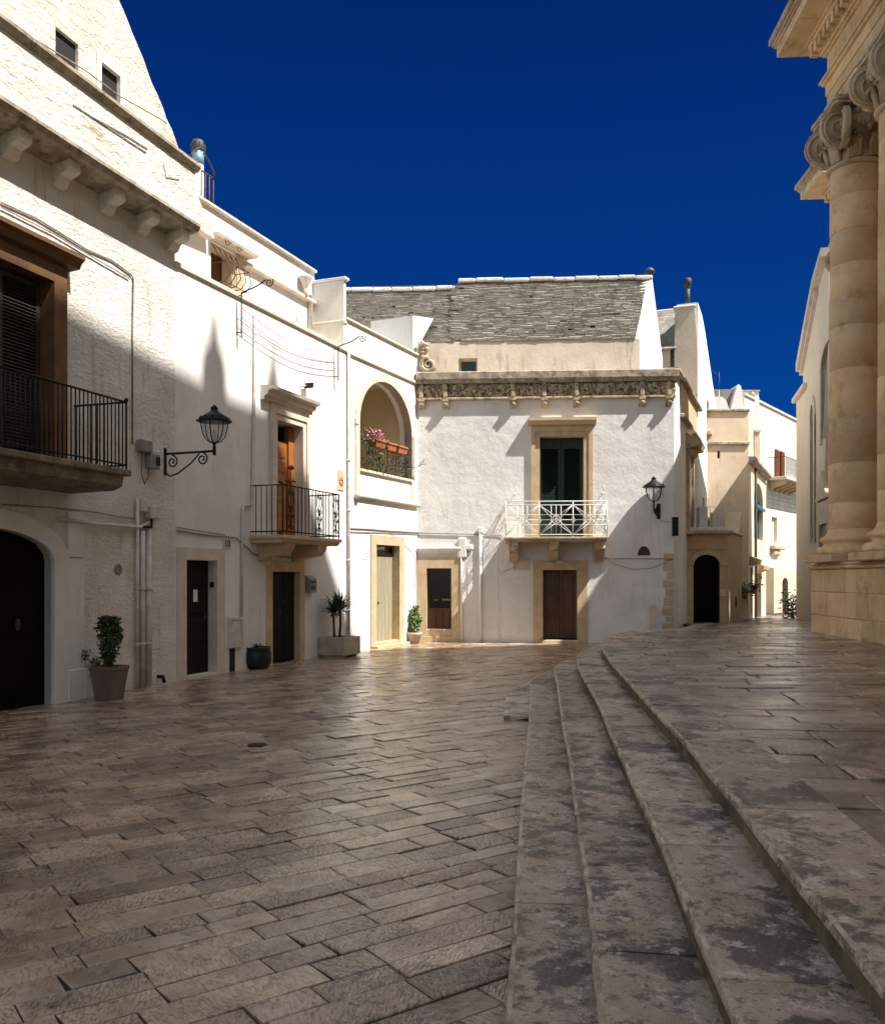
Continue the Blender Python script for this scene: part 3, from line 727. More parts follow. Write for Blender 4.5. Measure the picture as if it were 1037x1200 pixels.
rl.blob((bu1+.02, -ob+.03, rz+.03), .03); rl.build('railing', 'iron', bal)
# cables, pipes
cb = Multi()
def wallline(fr, pts, out=.02): return [(lambda q: (q[0], -out, q[1]))(fr.q(px, py)) for px, py in pts]
cb.tube(wallline(FA, [(0, 237), (40, 255), (62, 268), (100, 292), (130, 305), (152, 321), (155, 326), (154, 395), (154, 520)]), .013, 5)
cb.tube(wallline(FA, [(0, 243), (60, 273), (100, 297), (150, 326)], .025), .010, 5)
cb.tube([(q[0], -.03, q[1]) for q in [FA.q(*p) for p in [(0, 591), (60, 595), (110, 600), (140, 606), (157, 608)]]], .011, 5)
cb.tube([(q[0], -pA-.012, q[1]) for q in [FA.q(px, py, pA) for px, py in [(85, 122), (120, 145), (150, 165), (170, 178), (172, 174), (150, 160), (110, 138)]]], .008, 5)
cb.tube([(q[0], -pA-.012, q[1]) for q in [FA.q(px, py, pA) for px, py in [(191, 190), (194, 207), (210, 210)]]], .007, 5)
cb.tube([(q[0], -.5, q[1]) for q in [FA.q(px, py, .5) for px, py in [(40, 45), (100, 82), (140, 112), (190, 140), (196, 145)]]], .010, 5)
cb.build('cable', 'cable', A)
pp = MB()
for px, y0, y1, r in ((158, 583, 806, .030), (164, 622, 806, .045), (171, 620, 804, .055)):
    u = FA.u(px); pp.tube([(u, -.05, FA.z(px, y1)-.05), (u, -.05, FA.z(px, y0))], r, 8)
    for zz in (.7, 1.6): pp.tube([(u, -.05, zz), (u, -.05, zz+.03)], r*1.3, 8)
pp.tube(wallline(FA, [(65, 608), (110, 614), (160, 618), (172, 612), (172, 602)], .06), .03, 7)
pp.build('drainpipe', 'pipe', A)
vt = MB(); q = FA.q(138, 667); vt.lathe([(.085, 0), (.085, .02), (.06, .03), (.05, .015), (.001, .015)], (0, 0, 0), 16)
vt.v = [(v[0]+q[0], -v[2], v[1]+q[1]) for v in vt.v]; vt.build('vent', 'box_grey', A)
sp2 = MB(); q = FA.q(185, 793); sp2.tube([(q[0], .02, q[1]), (q[0], -.1, q[1]), (q[0], -.13, q[1]-.1)], .035, 8); sp2.build('spout', 'iron', A)

# ================================================================ house B: smooth white, terrace, orange door balcony
B = FB.thing('white_house', 'smooth white house with two beige door frames and an iron balcony before an orange door', 'house')
zl = FB.z(300, 356.5)
d1 = [FB.u(217), FB.u(253), -.02, FB.z(217, 656)]; d2 = [FB.u(318), FB.u(350), -.02, FB.z(318, 670)]
bw = [FB.u(322.5), FB.u(352.5), FB.z(335, 628), FB.z(322.5, 491.5)]
w = MB(); w.panel(rect(0, LB, -.05, zl-.06), [hole(*d1), hole(*d2), hole(*bw)], .42, 6.0); w.build('wall', 'plaster', B)
c = MB(); c.box(-.02, LB, -.05, .9, zl-.058, zl+.035, .012); c.build('ledge', 'trim_pale', B)
sb = .85
zu = FB.z(300, 277, -sb)
uw = [FB.u(247, -sb), FB.u(276, -sb), zl+.2, FB.z(247, 281, -sb)]
uw[2] = FB.z(260, 337, -sb)-.1
ublk = FB.u(403); 
w = MB(); w.panel(rect(-.6, LB, zl-.2, zu), [rect(*uw)], .4, 4.5, y=sb); w.build('upper_wall', 'plaster', B)
c = MB(); c.box(-.6, LB, sb-.08, sb+.35, zu+.003, zu+.07, .012)
c2 = FB.z(300, 317, -sb)
c.box(FB.u(286, -sb), ublk+.05, sb-.12, sb+.05, c2-.05, c2+.03, .01)
c.prism([(sb+.02, uw[3]+.03), (sb-.25, uw[3]+.03), (sb-.27, uw[3]+.09), (sb+.02, uw[3]+.13)], 'x', uw[0]-.1, uw[1]+.45)
c.build('coping', 'trim_pale', B)
# pier with cap at the end of the terrace
zp = FB.z(405, 329); p1 = LB+.02
w = MB(); w.box(ublk, p1, -.005, 1.3, zl+.04, zp, .01); w.box(ublk-.05, p1+.05, -.07, 1.35, zp+.002, zp+.07, .012); w.build('pier', 'plaster', B)
zz = FB.z(405, 378); c = MB(); c.box(ublk-.03, p1+.03, -.03, 1.0, zz-.05, zz+.05, .02); c.build('pier_band', 'trim_pale', B)
# terrace window with bowed grille
wn = MB(); wn.prism(frame_poly(uw[0]+.06, uw[1]-.06, uw[2], uw[3]-.06, .07), 'y', sb+.06, sb+.3); wn.prism([(uw[1]+.01, uw[2]), (uw[1]+.26, uw[2]), (uw[1]+.26, uw[3]), (uw[1]+.01, uw[3])], 'y', sb-.03, sb+.05); tw = wn.build('window', 'trim', B)
gl = MB(); gl.box(uw[0], uw[1], sb+.32, sb+.34, uw[2], uw[3]); gl.build('pane', 'wood_brown', tw)
gr = MB(); n = 5; mid = (uw[0]+uw[1])/2; zc = uw[2]+.25
for k in range(n):
    u = uw[0]+.05+(uw[1]-uw[0]-.1)*k/(n-1)
    gr.tube([(u, sb-.02, uw[3]-.1), (u, sb-.16, uw[3]-.3), (u, sb-.36, uw[2]+.5), (u, sb-.42, uw[2]+.25), (u, sb-.3, uw[2]+.1), (u, sb-.02, uw[2]+.08)], .011, 5)
for zz_, yy in ((uw[3]-.3, -.16), (uw[2]+.5, -.36), (uw[2]+.1, -.3)): gr.tube([(uw[0]+.05, sb-.02, zz_), (uw[0]+.05, sb+yy, zz_), (uw[1]-.05, sb+yy, zz_), (uw[1]-.05, sb-.02, zz_)], .010, 5)
for s in (-1, 1): scroll(gr, (mid+s*.2, uw[2]+.95), .11, sb-.25, 1.5, 0, .009)
gr.build('grille', 'rust', tw)
# rain hopper and pipe, spotlight
hp = MB(); q = FB.q(352, 325, -sb); u = q[0]; hp.lathe([(.03, -.32), (.05, -.26), (.16, -.04), (.17, 0)], (u, sb-.14, q[1]), 12)
e2 = FB.q(361, 346, -sb); e3 = FB.q(361, 387, -sb)
hp.tube([(u, sb-.14, q[1]-.28), (u+.02, sb-.12, q[1]-.4), (e2[0], sb-.07, e2[1]), (e2[0], sb-.07, e3[1])], .05, 8); hp.build('rain_hopper', 'pipe', B)
st = MB(); q = FB.q(344, 377, -sb); st.tube([(q[0], sb, q[1]-.2), (q[0], sb-.08, q[1]-.2), (q[0], sb-.08, q[1]+.1)], .02, 6); st.blob((q[0]+.05, sb-.16, q[1]+.14), .09, .07, .06); st.build('spotlight', 'sign_white', B)
# doors
surround(B, *d1, .24, .035, .40, 'trim_pale', wt=.22); surround(B, *d2, .20, .035, .40, 'trim', wt=.22)
dA = panel_door(B, d1[0], d1[1], .03, d1[3], .17, 'wood_dark', 1, 4)
nk = MB(); nk.box((d1[0]+d1[1])/2-.02, (d1[0]+d1[1])/2+.10, .15, .155, 1.36, 1.58); nk.build('paper_note', 'sign_white', dA)
dB = panel_door(B, d2[0], d2[1], .03, d2[3], .11, 'wood_dark', 2, 3)
ts = MB(); ts.box(d1[0]+.005, d1[1]-.005, -.06, .34, -.02, .045, .006); ts.build('threshold', 'trim_pale', B)
kb = MB(); kb.box(d1[1]-.03, d1[1]-.002, .04, .12, 1.62, 1.72); kb.build('door_bell', 'iron', B)
# balcony window
mo = surround(B, *bw, .22, .06, .40, 'trim_pale', name='window', steps=2)
hd = MB(); zt = bw[3]+.22; hz = FB.z(313, 452, .3)
hd.box(bw[0]-.20, bw[1]+.20, -.055, .05, zt+.003, hz-.20)
prof = [(.02, hz-.20), (-.08, hz-.20), (-.10, hz-.13), (-.17, hz-.10), (-.19, hz-.03), (-.28, hz), (-.30, hz+.06), (-.02, hz+.09), (.02, hz+.09)]
hd.prism(prof, 'x', FB.u(320, .3), FB.u(376, .3)); hd.build('window_hood', 'trim_pale', mo)
dk = MB(); dk.box(bw[0]-.03, bw[1]+.03, .425, .44, bw[2]-.05, bw[3]+.05); dk.build('unlit_sheet', 'dark', mo)
od = MB(); ww = bw[1]-bw[0]; x0, x1 = bw[0]+.22*ww, bw[0]+.78*ww
od.box(bw[0]+.01, bw[0]+.17*ww, .19, .26, bw[2]+.02, bw[3]-.02, .006)
od.box(x0, x1, .21, .25, bw[2]+.02, bw[3]-.36, .006); od.box(x1+.01, bw[1]-.01, .17, .26, bw[2]+.02, bw[3]-.02, .006)
for r in range(6):
    z0 = bw[2]+.14+r*(bw[3]-bw[2]-.55)/6; od.box(x0+.07, x1-.07, .193, .22, z0, z0+(bw[3]-bw[2]-.55)/6-.07, .012)
od.build('door_leaf', 'wood_orange', mo)
# balcony
ob = .78; bu0 = FB.u(332, ob); bu1 = FB.u(401, ob); bz = FB.z(298, 623.5, ob)
sl2 = MB(); sl2.box(bu0, bu1, -ob, .05, bz-.07, bz, .008)
sl2.prism([(.05, bz-.072), (-ob+.03, bz-.072), (-ob+.06, bz-.12), (-ob+.10, bz-.15), (.05, bz-.15)], 'x', bu0+.04, bu1-.04); bal = sl2.build('balcony', 'trim', B)
for px0, px1 in ((313, 338), (352, 380)):
    a = FB.u(px0+16, ob*.7); k = MB()
    k.prism([(y, bz-.152+q) for y, q in [(.05, 0), (-ob+.12, 0), (-ob+.14, -.10), (-ob+.24, -.22), (-.18, -.27), (-.02, -.36), (.05, -.36)]], 'x', a, a+.36); k.build('bracket', 'trim', bal)
rl = MB(); rz = bz+.98; yf = -ob+.05; xa, xb = bu0+.06, bu1-.06
for z in (rz, bz+.07): rl.tube([(xa, -.0, z), (xa, yf, z), (xb, yf, z), (xb, 0, z)], .014, 6)
n = 16; fancy = {4, 5, 6, 9, 10, 11}
xs = [xa+(xb-xa)*k/n for k in range(n+1)]
for k, x in enumerate(xs):
    if k not in (2, 10, 15): rl.tube([(x, yf, bz+.01), (x, yf, rz)], .010 if 0 < k < n else .016, 5)
for k in (2, 10, 15):
    x = xs[k]; m_ = (bz+rz)/2
    for s in (-1, 1):
        rl.tube([(x, yf, bz+.2), (x+s*.09, yf, bz+.42), (x, yf, m_), (x+s*.11, yf, rz-.28), (x+s*.06, yf, rz-.05)], .008, 5)
        for zz_ in (bz+.16, m_-.10, m_+.06, rz-.14): scroll(rl, (x+s*.065, zz_), .05, yf, 1.3, 0 if s < 0 else PI, .007)
    rl.tube([(x, yf, bz+.02), (x, yf, rz)], .009, 5)
    for zz_ in (m_, bz+.2): rl.blob((x, yf, zz_), .03)
for k in range(1, 6):
    y = -ob+.05+(ob-.05)*k/6
    for x in (xa, xb): rl.tube([(x, y, bz+.01), (x, y, rz)], .010, 5)
for x in (xa,): 
    for z in (rz+.03, bz+.02): rl.tube([(x, yf, z), (x-.13, yf, z+.01)], .02, 5)
ro = rl.build('railing', 'iron', bal)
fl = MB(); x = xs[2]; fl.tube([(x, yf, rz), (x, yf, rz+.32)], .012, 5)
for k in range(8): fl.blob((x+.055*math.cos(k*PI/4), yf+.03*math.sin(k*PI/4), rz+.36), .04, rz=.035)
fl.blob((x, yf-.02, rz+.36), .045)
for s in (-1, 1): fl.tube([(x, yf, rz+.05), (x+s*.10, yf, rz+.12), (x+s*.17, yf, rz+.09)], .02, 5)
fl.build('iron_flower', 'red', ro)
cb = Multi()
cb.tube(wallline(FB, [(206, 622), (240, 627), (275, 630), (282, 636), (297, 650), (318, 652), (355, 655), (370, 650)], .025), .014, 5)
cb.tube(wallline(FB, [(206, 618), (230, 622), (262, 627)], .03), .010, 5)
cb.build('cable', 'cable', B)
pp = MB(); 
pp.tube(wallline(FB, [(297, 366), (296.5, 450), (295, 520), (294, 591), (283, 593), (282, 640), (281.5, 724)], .035), .028, 7)
pp.build('conduit', 'pipe', B)

# ================================================================ house C: arched loggia
Ch = FC.thing('loggia_house', 'narrow white house with an arched loggia above a grey green door beside the corner', 'house')
ztop = FC.z(489, 417.5); zled = FC.z(489, 449)
lo_ = [FC.u(420.5), FC.u(481.5), FC.z(421, 549), FC.z(450, 502), FC.z(450, 447.5)]
d3 = [FC.u(440), FC.u(467), .12, FC.z(440, 638)]
w = MB(); w.panel(rect(0, LC, -.05, ztop), [arch(*lo_, 20), hole(*d3)], .34, 3.6); w.build('wall', 'plaster', Ch)
rm = MB(); a, b_, c_, zs, zt = lo_; y0 = .34; y1 = 2.3
rm.box(a-.35, b_+.25, y0+.002, y1, c_-.02, zt+.25)
rm.build('loggia_room', 'beige_wall', Ch)
# open the front of that room (drop the face that lies behind the arch)
me = bpy.data.objects['loggia_room'].data; bm = bmesh.new(); bm.from_mesh(me)
bmesh.ops.delete(bm, geom=[f for f in bm.faces if abs(f.calc_center_median().y-(y0+.002)) < .01], context='FACES'); bm.to_mesh(me); bm.free()
sr = MB()
iarc = arch(a, b_, c_, zs, zt, 20); oarc = arch(a-.20, b_+.17, c_, zs, zt+.20, 20)
for k in range(1, len(iarc)-1): sr.prism([iarc[k], oarc[k], oarc[k+1], iarc[k+1]], 'y', -.035, .2)
zst = FC.z(430, 582, .1)
sr.box(a-.20, a-.0, -.035, .05, zst+.04, c_, .004); sr.box(b_, b_+.17, -.035, .05, zst+.04, c_, .004)
sr.box(a-.20, a-.0, -.035, .2, c_+.002, zs); sr.box(b_, b_+.17, -.035, .2, c_+.002, zs)
sr.box(a-.22, a-.1, -.06, .05, zs-.12, zs+.02, .01)
sr.build('arch_surround', 'trim_pale', Ch)
ss = MB(); ss.box(a, b_, -.06, .34, c_-.07, c_+.004, .012)
ss.tube([(a-.16, -.05, zst), (LC-.02, -.05, zst)], .055, 10); ss.blob((a-.16, -.07, zst), .10, .09, .10); ss.build('string_course', 'trim_pale', Ch)
lg = MB(); lg.box(0, LC, -.055, .3, zled-.05, zled+.035, .012); lg.box(0, LC, -.06, .5, ztop+.002, ztop+.07, .015); lg.build('ledge', 'trim_pale', Ch)
rl = MB(); rz = FC.z(421, 517, 0); ry = .10
for z in (rz, c_+.06): rl.tube([(a, ry, z), (b_, ry, z)], .012, 5)
x = a+.05
while x < b_: rl.tube([(x, ry, c_+.02), (x, ry, rz)], .008, 5); x += .088
for k in range(5): scroll(rl, (b_-.12, c_+.12+k*.16), .07, ry, 1.4, k, .008)
rl.build('railing', 'iron', Ch)
surround(Ch, d3[0], d3[1], -.03, d3[3], .27, .035, .42, 'trim', wt=.24)
dl = MB(); x0, x1 = d3[0], d3[1]; zt_ = d3[3]-.27; dl.box(x0+.01, x1-.01, .19, .23, .12, zt_, .004)
for k in range(6): dl.box(x0+.02+(x1-x0-.04)*k/6+.006, x0+.02+(x1-x0-.04)*(k+1)/6-.006, .175, .20, .14, zt_-.02, .006)
do = dl.build('door', 'greygreen', Ch); kb = MB(); kb.blob((x0+.45, .16, 1.15), .03); kb.build('handle', 'rust', do)
tr = MB(); tr.box(x0+.04, x1-.04, .19, .21, zt_+.06, d3[3]-.03); tr.build('transom_window', 'glass', Ch)
tf = MB(); tf.prism(frame_poly(x0+.05, x1-.05, zt_+.07, d3[3]-.05, .05), 'y', .16, .22); tf.box(x0, x1, .16, .22, zt_, zt_+.07); tf.build('transom_frame', 'wood_brown', Ch)
stp = MB(); stp.box(x0-.27, x1+.27, -.22, .4, -.02, .075, .012); stp.box(x0-.02, x1+.02, -.02, .4, .076, .14, .01); stp.build('doorstep', 'trim', Ch)
pp = MB(); u = .06; pp.tube([(u, -.05, .0), (u, -.05, FC.z(405, 410))], .038, 8)
for zz_ in (1.0, 2.2, 3.4, 4.6): pp.tube([(u, -.05, zz_), (u, -.05, zz_+.04)], .05, 8)
pp.build('drainpipe', 'pipe', Ch)
cb = Multi(); cb.tube(wallline(FC, [(407, 619), (430, 620), (455, 622), (489, 624)], .02), .014, 5); cb.tube(wallline(FC, [(407, 623), (440, 624), (489, 626)], .02), .010, 5)
cb.tube(wallline(FC, [(455, 622), (470, 636), (482, 646), (487, 655), (486, 690)], .02), .008, 5); cb.build('cable', 'cable', Ch)
# white wall block on the roof behind, cut on a slope at its far end
so_ = -.12
k0 = FC.q(484, 369.5, so_); k1 = FC.q(508, 373, so_); k2 = FC.q(488, 410, so_)
bl = MB(); bl.prism([(k0[0], ztop-.4), (k2[0], ztop-.4), (k2[0], k2[1]), (k1[0], k1[1]), (k0[0], k0[1])], 'y', -so_, -so_+1.35); bl.build('roof_wall', 'plaster', Ch)
# ================================================================ house D: the corner house facing the camera
D = FD.thing('corner_house', 'white corner house with a carved stone frieze, green balcony shutters and grey slab roof', 'house')
zf0 = FD.z(640, 466.5); zf1 = FD.z(640, 449); ztp = FD.z(640, 433.5)
e1 = [FD.u(500), FD.u(529), .36, FD.z(510, 666)]; e2 = [FD.u(636), FD.u(676.5), .10, FD.z(650, 668)]
ew = [FD.u(632.5), FD.u(684), FD.z(650, 630), FD.z(650, 511.5)]
w = MB(); w.panel(rect(0, LD-.0, -.05, zf1), [hole(*e1), hole(*e2), hole(*ew)], .40, .6); w.build('wall', 'plaster_wavy', D)
# cornice, frieze with carvings, corbels
c = MB(); c.prism([(.2, ztp-.02), (-.20, ztp-.05), (-.24, ztp-.08), (-.24, ztp-.26), (-.17, ztp-.33), (-.15, zf1), (.2, zf1)], 'x', -.02, LD+.10); c.build('cornice', 'weathered', D)
f = MB(); f.box(0, LD+.02, -.012, .1, zf0, zf1-.002)
f.box(0, LD+.03, -.12, .1, zf0-.03, zf0+.03, .01)
cu = [FD.u(p) for p in (494, 522, 601, 637.5, 675.5, 752, 783)]
zm = (zf0+zf1)/2; hh = zf1-zf0
def carve(u0, u1):
    """dense foliage and figure relief: curling tapered stems, leaves, fruit"""
    u = u0
    while u < u1:
        for _ in range(3):
            cx, cz = u+R.uniform(-.05, .05), zm+R.uniform(-.32, .32)*hh; r = R.uniform(.05, .11); a = R.uniform(0, 6.28); tn = R.choice((-1, 1))*R.uniform(.5, .95); w0 = R.uniform(.022, .038)
            pts = spiral((cx, cz), r, r*.25, tn, a, 'xz', 9, -R.uniform(.05, .085))
            mnz, mxz = zf0+.03, zf1-.03
            f.tube([(p[0], p[1], min(max(p[2], mnz), mxz)) for p in pts], [w0*(1-.07*k) for k in range(10)], 6)
        f.blob((u+R.uniform(-.04, .04), -.05, zm+R.uniform(-.35, .35)*hh), R.uniform(.03, .065), R.uniform(.05, .08), R.uniform(.035, .08), 8, 6, .2)
        u += R.uniform(.055, .085)
carve(.03, LD-.02)
for u in cu: f.box(u-.055, u+.055, -.15, 0, zf0+.03, zf1-.01, .015)
f.build('carved_frieze', 'carved', D)
for u in cu:
    k = MB(); hz = zf0-.03
    k.prism([(.05, hz), (-.20, hz), (-.20, hz-.05), (-.16, hz-.10), (-.15, hz-.17), (-.08, hz-.22), (.05, hz-.26)], 'x', u-.085, u+.085)
    k.blob((u, -.15, hz-.13), .07, .05, .07, 8, 6, .1); k.build('corbel', 'carved', D)
# balcony window, shutters
mo = surround(D, *ew, .24, .05, .40, 'trim', name='window', steps=2)
hz = FD.z(650, 490, .24); zt = ew[3]+.24
hd = MB(); hd.box(ew[0]-.22, ew[1]+.22, -.06, .05, zt+.003, hz-.16)
hd.prism([(.02, hz-.16), (-.12, hz-.15), (-.20, hz-.06), (-.25, hz-.05), (-.25, hz+.03), (.02, hz+.05)], 'x', ew[0]-.33, ew[1]+.33); hd.build('window_hood', 'trim', mo)
dk = MB(); dk.box(ew[0]-.05, ew[1]+.05, .405, .42, ew[2]-.05, ew[3]+.05); dk.build('unlit_sheet', 'dark', mo)
mx_ = (ew[0]+ew[1])/2
for x0, x1 in ((ew[0]+.01, mx_-.005), (mx_+.005, ew[1]-.01)):
    s = MB(); s.prism(frame_poly(x0+.075, x1-.075, ew[2]+.1, ew[3]-.3, .075), 'y', .26, .31); s.box(x0, x1, .26, .31, ew[2]+.02, ew[2]+.1)
    zc = ew[2]+.95; s.box(x0+.07, x1-.07, .262, .308, zc-.05, zc+.05); s.box(x0+.07, x1-.07, .275, .30, ew[2]+.1, ew[2]+.5)
    z = ew[2]+.52
    while z < ew[3]-.34:
        s.add([(x0+.07, .262, z), (x1-.07, .262, z), (x1-.07, .305, z+.045), (x0+.07, .305, z+.045)], [(0, 1, 2, 3)]); z += .042
    s.box(x0, x1, .27, .32, ew[3]-.298, ew[3]-.01)
    s.build('shutter', 'green', mo)
# balcony on scroll brackets
ob = .92; bu0 = FD.u(590.5, ob); bu1 = FD.u(713.5, ob); bz = FD.z(650, 629, ob)
s = MB(); s.box(bu0, bu1, -ob, .05, bz-.055, bz, .01); s.prism([(.05, bz-.057), (-ob+.04, bz-.057), (-ob+.10, bz-.13), (.05, bz-.13)], 'x', bu0+.05, bu1-.05)
bal = s.build('balcony', 'church_dark', D)
for px in (602, 649, 703):
    u = FD.u(px, ob*.7); k = MB(); volute_bracket(k, u-.12, u+.12, ob-.12, .52, bz-.132); k.build('bracket', 'church_dark', bal)
rl = MB(); rz = bz+.95; yf = -ob+.05; xa, xb = bu0+.05, bu1-.05; z0, z1 = bz+.06, rz-.10
def mod(P, a, b):
    """one star panel between positions a and b, P(x, z) -> point"""
    m = (a+b)/2; zm = (z0+z1)/2; r = .10
    L = lambda *q: rl.tube([P(*p) for p in q], .0085, 5)
    for z in (z0+(z1-z0)*.33, zm, z0+(z1-z0)*.67): L((a, z), (b, z))
    for x in (m-.13, m, m+.13): L((x, z0), (x, z1))
    for sx in (-1, 1):
        for sz in (-1, 1):
            ex = a+.01 if sx < 0 else b-.01; ez = z0 if sz < 0 else z1
            L((m+sx*.03, zm+sz*r), (ex, ez)); L((m+sx*r, zm+sz*.03), (ex, ez))
            L((m+sx*r*1.5, zm), (m, zm+sz*r*1.5))
    L(*[(m+r*math.cos(t*PI/6), zm+r*math.sin(t*PI/6)) for t in range(13)]); L(*[(m+.05*math.cos(t*PI/4), zm+.05*math.sin(t*PI/4)) for t in range(9)])
    L(*[(b+.055*math.cos(t*PI/2), zm+.10*math.sin(t*PI/2)) for t in range(5)])
PF = lambda x, z: (x, yf, z)
nm = 3; wm = (xb-xa)/nm
for k in range(nm): mod(PF, xa+k*wm, xa+(k+1)*wm)
for x in (xa, xb): mod(lambda y, z, x=x: (x, y, z), yf, -.01)
for z in (rz, z0, z1): rl.tube([(xa, 0, z), (xa, yf, z), (xb, yf, z), (xb, 0, z)], .014 if z == rz else .011, 6)
for k in range(nm+1): rl.tube([(xa+k*wm, yf, bz), (xa+k*wm, yf, rz+.01)], .014, 6)
rl.build('railing', 'white_iron', bal)
for u in (FD.u(604), FD.u(706)):
    k = MB(); z = FD.z(604, 578); k.tube([(u, .02, z), (u, -.16, z+.02), (u+.02, -.22, z+.18)], .012, 5); k.tube([(u, -.16, z+.02), (u-.03, -.2, z-.08)], .010, 5); k.build('hook', 'white_iron', D)
# doors
surround(D, *[e1[0], e1[1], -.03, e1[3]], .26, .04, .42, 'trim', wt=.30)
dm = MB(); x0, x1 = e1[0], e1[1]; zmid = FD.z(510, 713)
dm.prism(frame_poly(x0+.05, x1-.05, zmid, e1[3]-.05, .05), 'y', .26, .32); dm.box(x0, x1, .26, .32, .30, zmid)
for k in range(3): dm.box(x0+.04+(x1-x0-.08)*k/3+.008, x0+.04+(x1-x0-.08)*(k+1)/3-.008, .24, .27, .36, zmid-.06, .01)
do = dm.build('door', 'wood_brown', D)
gp = MB(); gp.box(x0+.04, x1-.04, .285, .295, zmid-.01, e1[3]-.04); gp.build('glass_pane', 'glass', do)
st = MB(); st.box(x0-.26, x1+.26, -.05, .42, -.02, .17, .01); st.box(x0-.02, x1+.02, -.02, .42, .172, .36, .01); st.build('doorstep', 'trim', D)
ld = MB(); ld.prism([(.02, FD.z(510, 648)), (-.05, FD.z(510, 648)), (-.12, FD.z(510, 643.5)), (-.12, FD.z(510, 642)), (.02, FD.z(510, 639))], 'x', .02, FD.u(540)); ld.build('lintel', 'plaster_wavy', D)
sw = MB(); zq = FD.z(510, 703.5); xx = x0+.20
for k in range(9):
    a = R.uniform(.02, .05); sw.tube([(xx, .283, zq-.02), (xx+a*.4, .283, zq+a), (xx+a*.8, .283, zq-.01), (xx+a*1.1, .283, zq+.02)], .006, 4); xx += .045 if k != 1 else .16
sw.build('lettering', 'gold', do)
surround(D, *[e2[0], e2[1], -.03, e2[3]], .27, .04, .42, 'trim', wt=.26)
panel_door(D, e2[0], e2[1], .10, e2[3], .30, 'wood_brown', 2, 3)
st = MB(); st.box(e2[0]-.02, e2[1]+.02, -.16, .42, -.02, .08, .012); st.build('doorstep', 'trim', D)
wl = MB(); u = FD.u(656); z = FD.z(656, 657.5); wl.box(u-.10, u+.10, -.12, 0, z-.06, z+.04, .02); wl.box(u-.04, u+.04, -.04, 0, z+.04, z+.10); wl.build('door_light', 'box_white', D)
# wall features: pipes, panel, tablet, niche, recess, corner stones, cables
zc = FD.z(560, 628)
pp = MB(); u = FD.u(563); pp.tube([(u, -.05, .0), (u, -.05, FD.z(563, 618))], .04, 8); pp.box(u-.07, u+.07, -.11, 0, FD.z(563, 625), FD.z(563, 618), .02)
u2 = FD.u(541); pp.tube([(u2, -.05, 0), (u2, -.05, FD.z(541, 632))], .03, 8); pp.build('drainpipe', 'plaster', D)
pb = MB(); pb.box(FD.u(541)-.08, FD.u(555), -.09, 0, FD.z(548, 645), FD.z(548, 638), .04); pb.box(FD.u(541)-.1, FD.u(541)+.14, -.10, 0, FD.z(541, 654), FD.z(541, 630), .04); pb.build('meter_cover', 'plaster', D)
pl = MB(); pl.box(FD.u(565.5), FD.u(584), -.012, .02, .04, FD.z(575, 628), .008); pl.box(FD.u(585), FD.u(622), -.006, .02, .0, FD.z(600, 632), .004); pl.build('wall_panel', 'plaster_wavy', D)
t0 = FD.q(601, 668); t1 = FD.q(620, 655); tb = MB(); tb.box(t0[0], t1[0], -.02, .02, t0[1], t1[1], .008); tb.prism(frame_poly(t0[0]+.03, t1[0]-.03, t0[1]+.03, t1[1]-.03, .03), 'y', -.035, .02)
tb.box(t0[0]+.03, t1[0]-.03, -.034, .02, t0[1]+.0, t0[1]+.03); 
for r in range(3): tb.box(t0[0]+.07, t1[0]-.07-.03*r, -.024, 0, t1[1]-.10-r*.055, t1[1]-.08-r*.055)
tb.build('stone_tablet', 'trim_pale', D)
n0 = FD.q(747, 651); n1 = FD.q(762, 640); nc = MB(); mid = (n0[0]+n1[0])/2; rr = (n1[0]-n0[0])/2
nc.prism([(mid+rr*math.cos(PI*k/12), n0[1]+(n1[1]-n0[1])*math.sin(PI*k/12)) for k in range(13)], 'y', -.006, .02)
for k in range(5): nc.box(mid-rr*.8+k*rr*.35, mid-rr*.8+k*rr*.35+.02, -.012, .0, n0[1]+.01, n0[1]+.12)
nc.build('vent', 'rust', D)
r0 = FD.q(740, 709); r1 = FD.q(753, 684); rp = MB(); rp.prism(frame_poly(r0[0], r1[0], r0[1]-.02, r1[1], .02), 'y', -.012, .01); rp.box(r0[0]-.02, r1[0]+.02, -.012, .01, r0[1]-.045, r0[1]-.021); rp.build('wall_panel', 'plaster_wavy', D)
qs = MB(); z = .2
while z < 2.35:
    h = R.uniform(.16, .28); qs.box(LD-R.uniform(.16, .34), LD-.01, -.012, .05, z, z+h-.02, .012); z += h
qs.build('corner_stones', 'trim', D)
cb = Multi(); cb.tube(wallline(FD, [(489, 624.5), (530, 625.5), (563, 626), (590, 628)], .025), .014, 5)
cb.tube(wallline(FD, [(700, 655), (740, 654.5), (789, 655)], .025), .010, 5)
cb.tube(wallline(FD, [(708, 652), (720, 661), (740, 667), (762, 666), (787, 655)], .03), .008, 5)
cb.tube(wallline(FD, [(762, 597), (775, 611), (788, 612), (796, 612)], .02), .008, 5)
cb.tube(wallline(FD, [(585, 672), (592, 669), (604, 664)], .03), .006, 5)
cb.build('cable', 'cable', D)
bx = MB(); q = FD.q(790, 617); bx.box(LD-.06, LD+.10, -.10, .10, FD.z(790, 628), FD.z(790, 606), .01); bx.build('junction_box', 'iron', D)
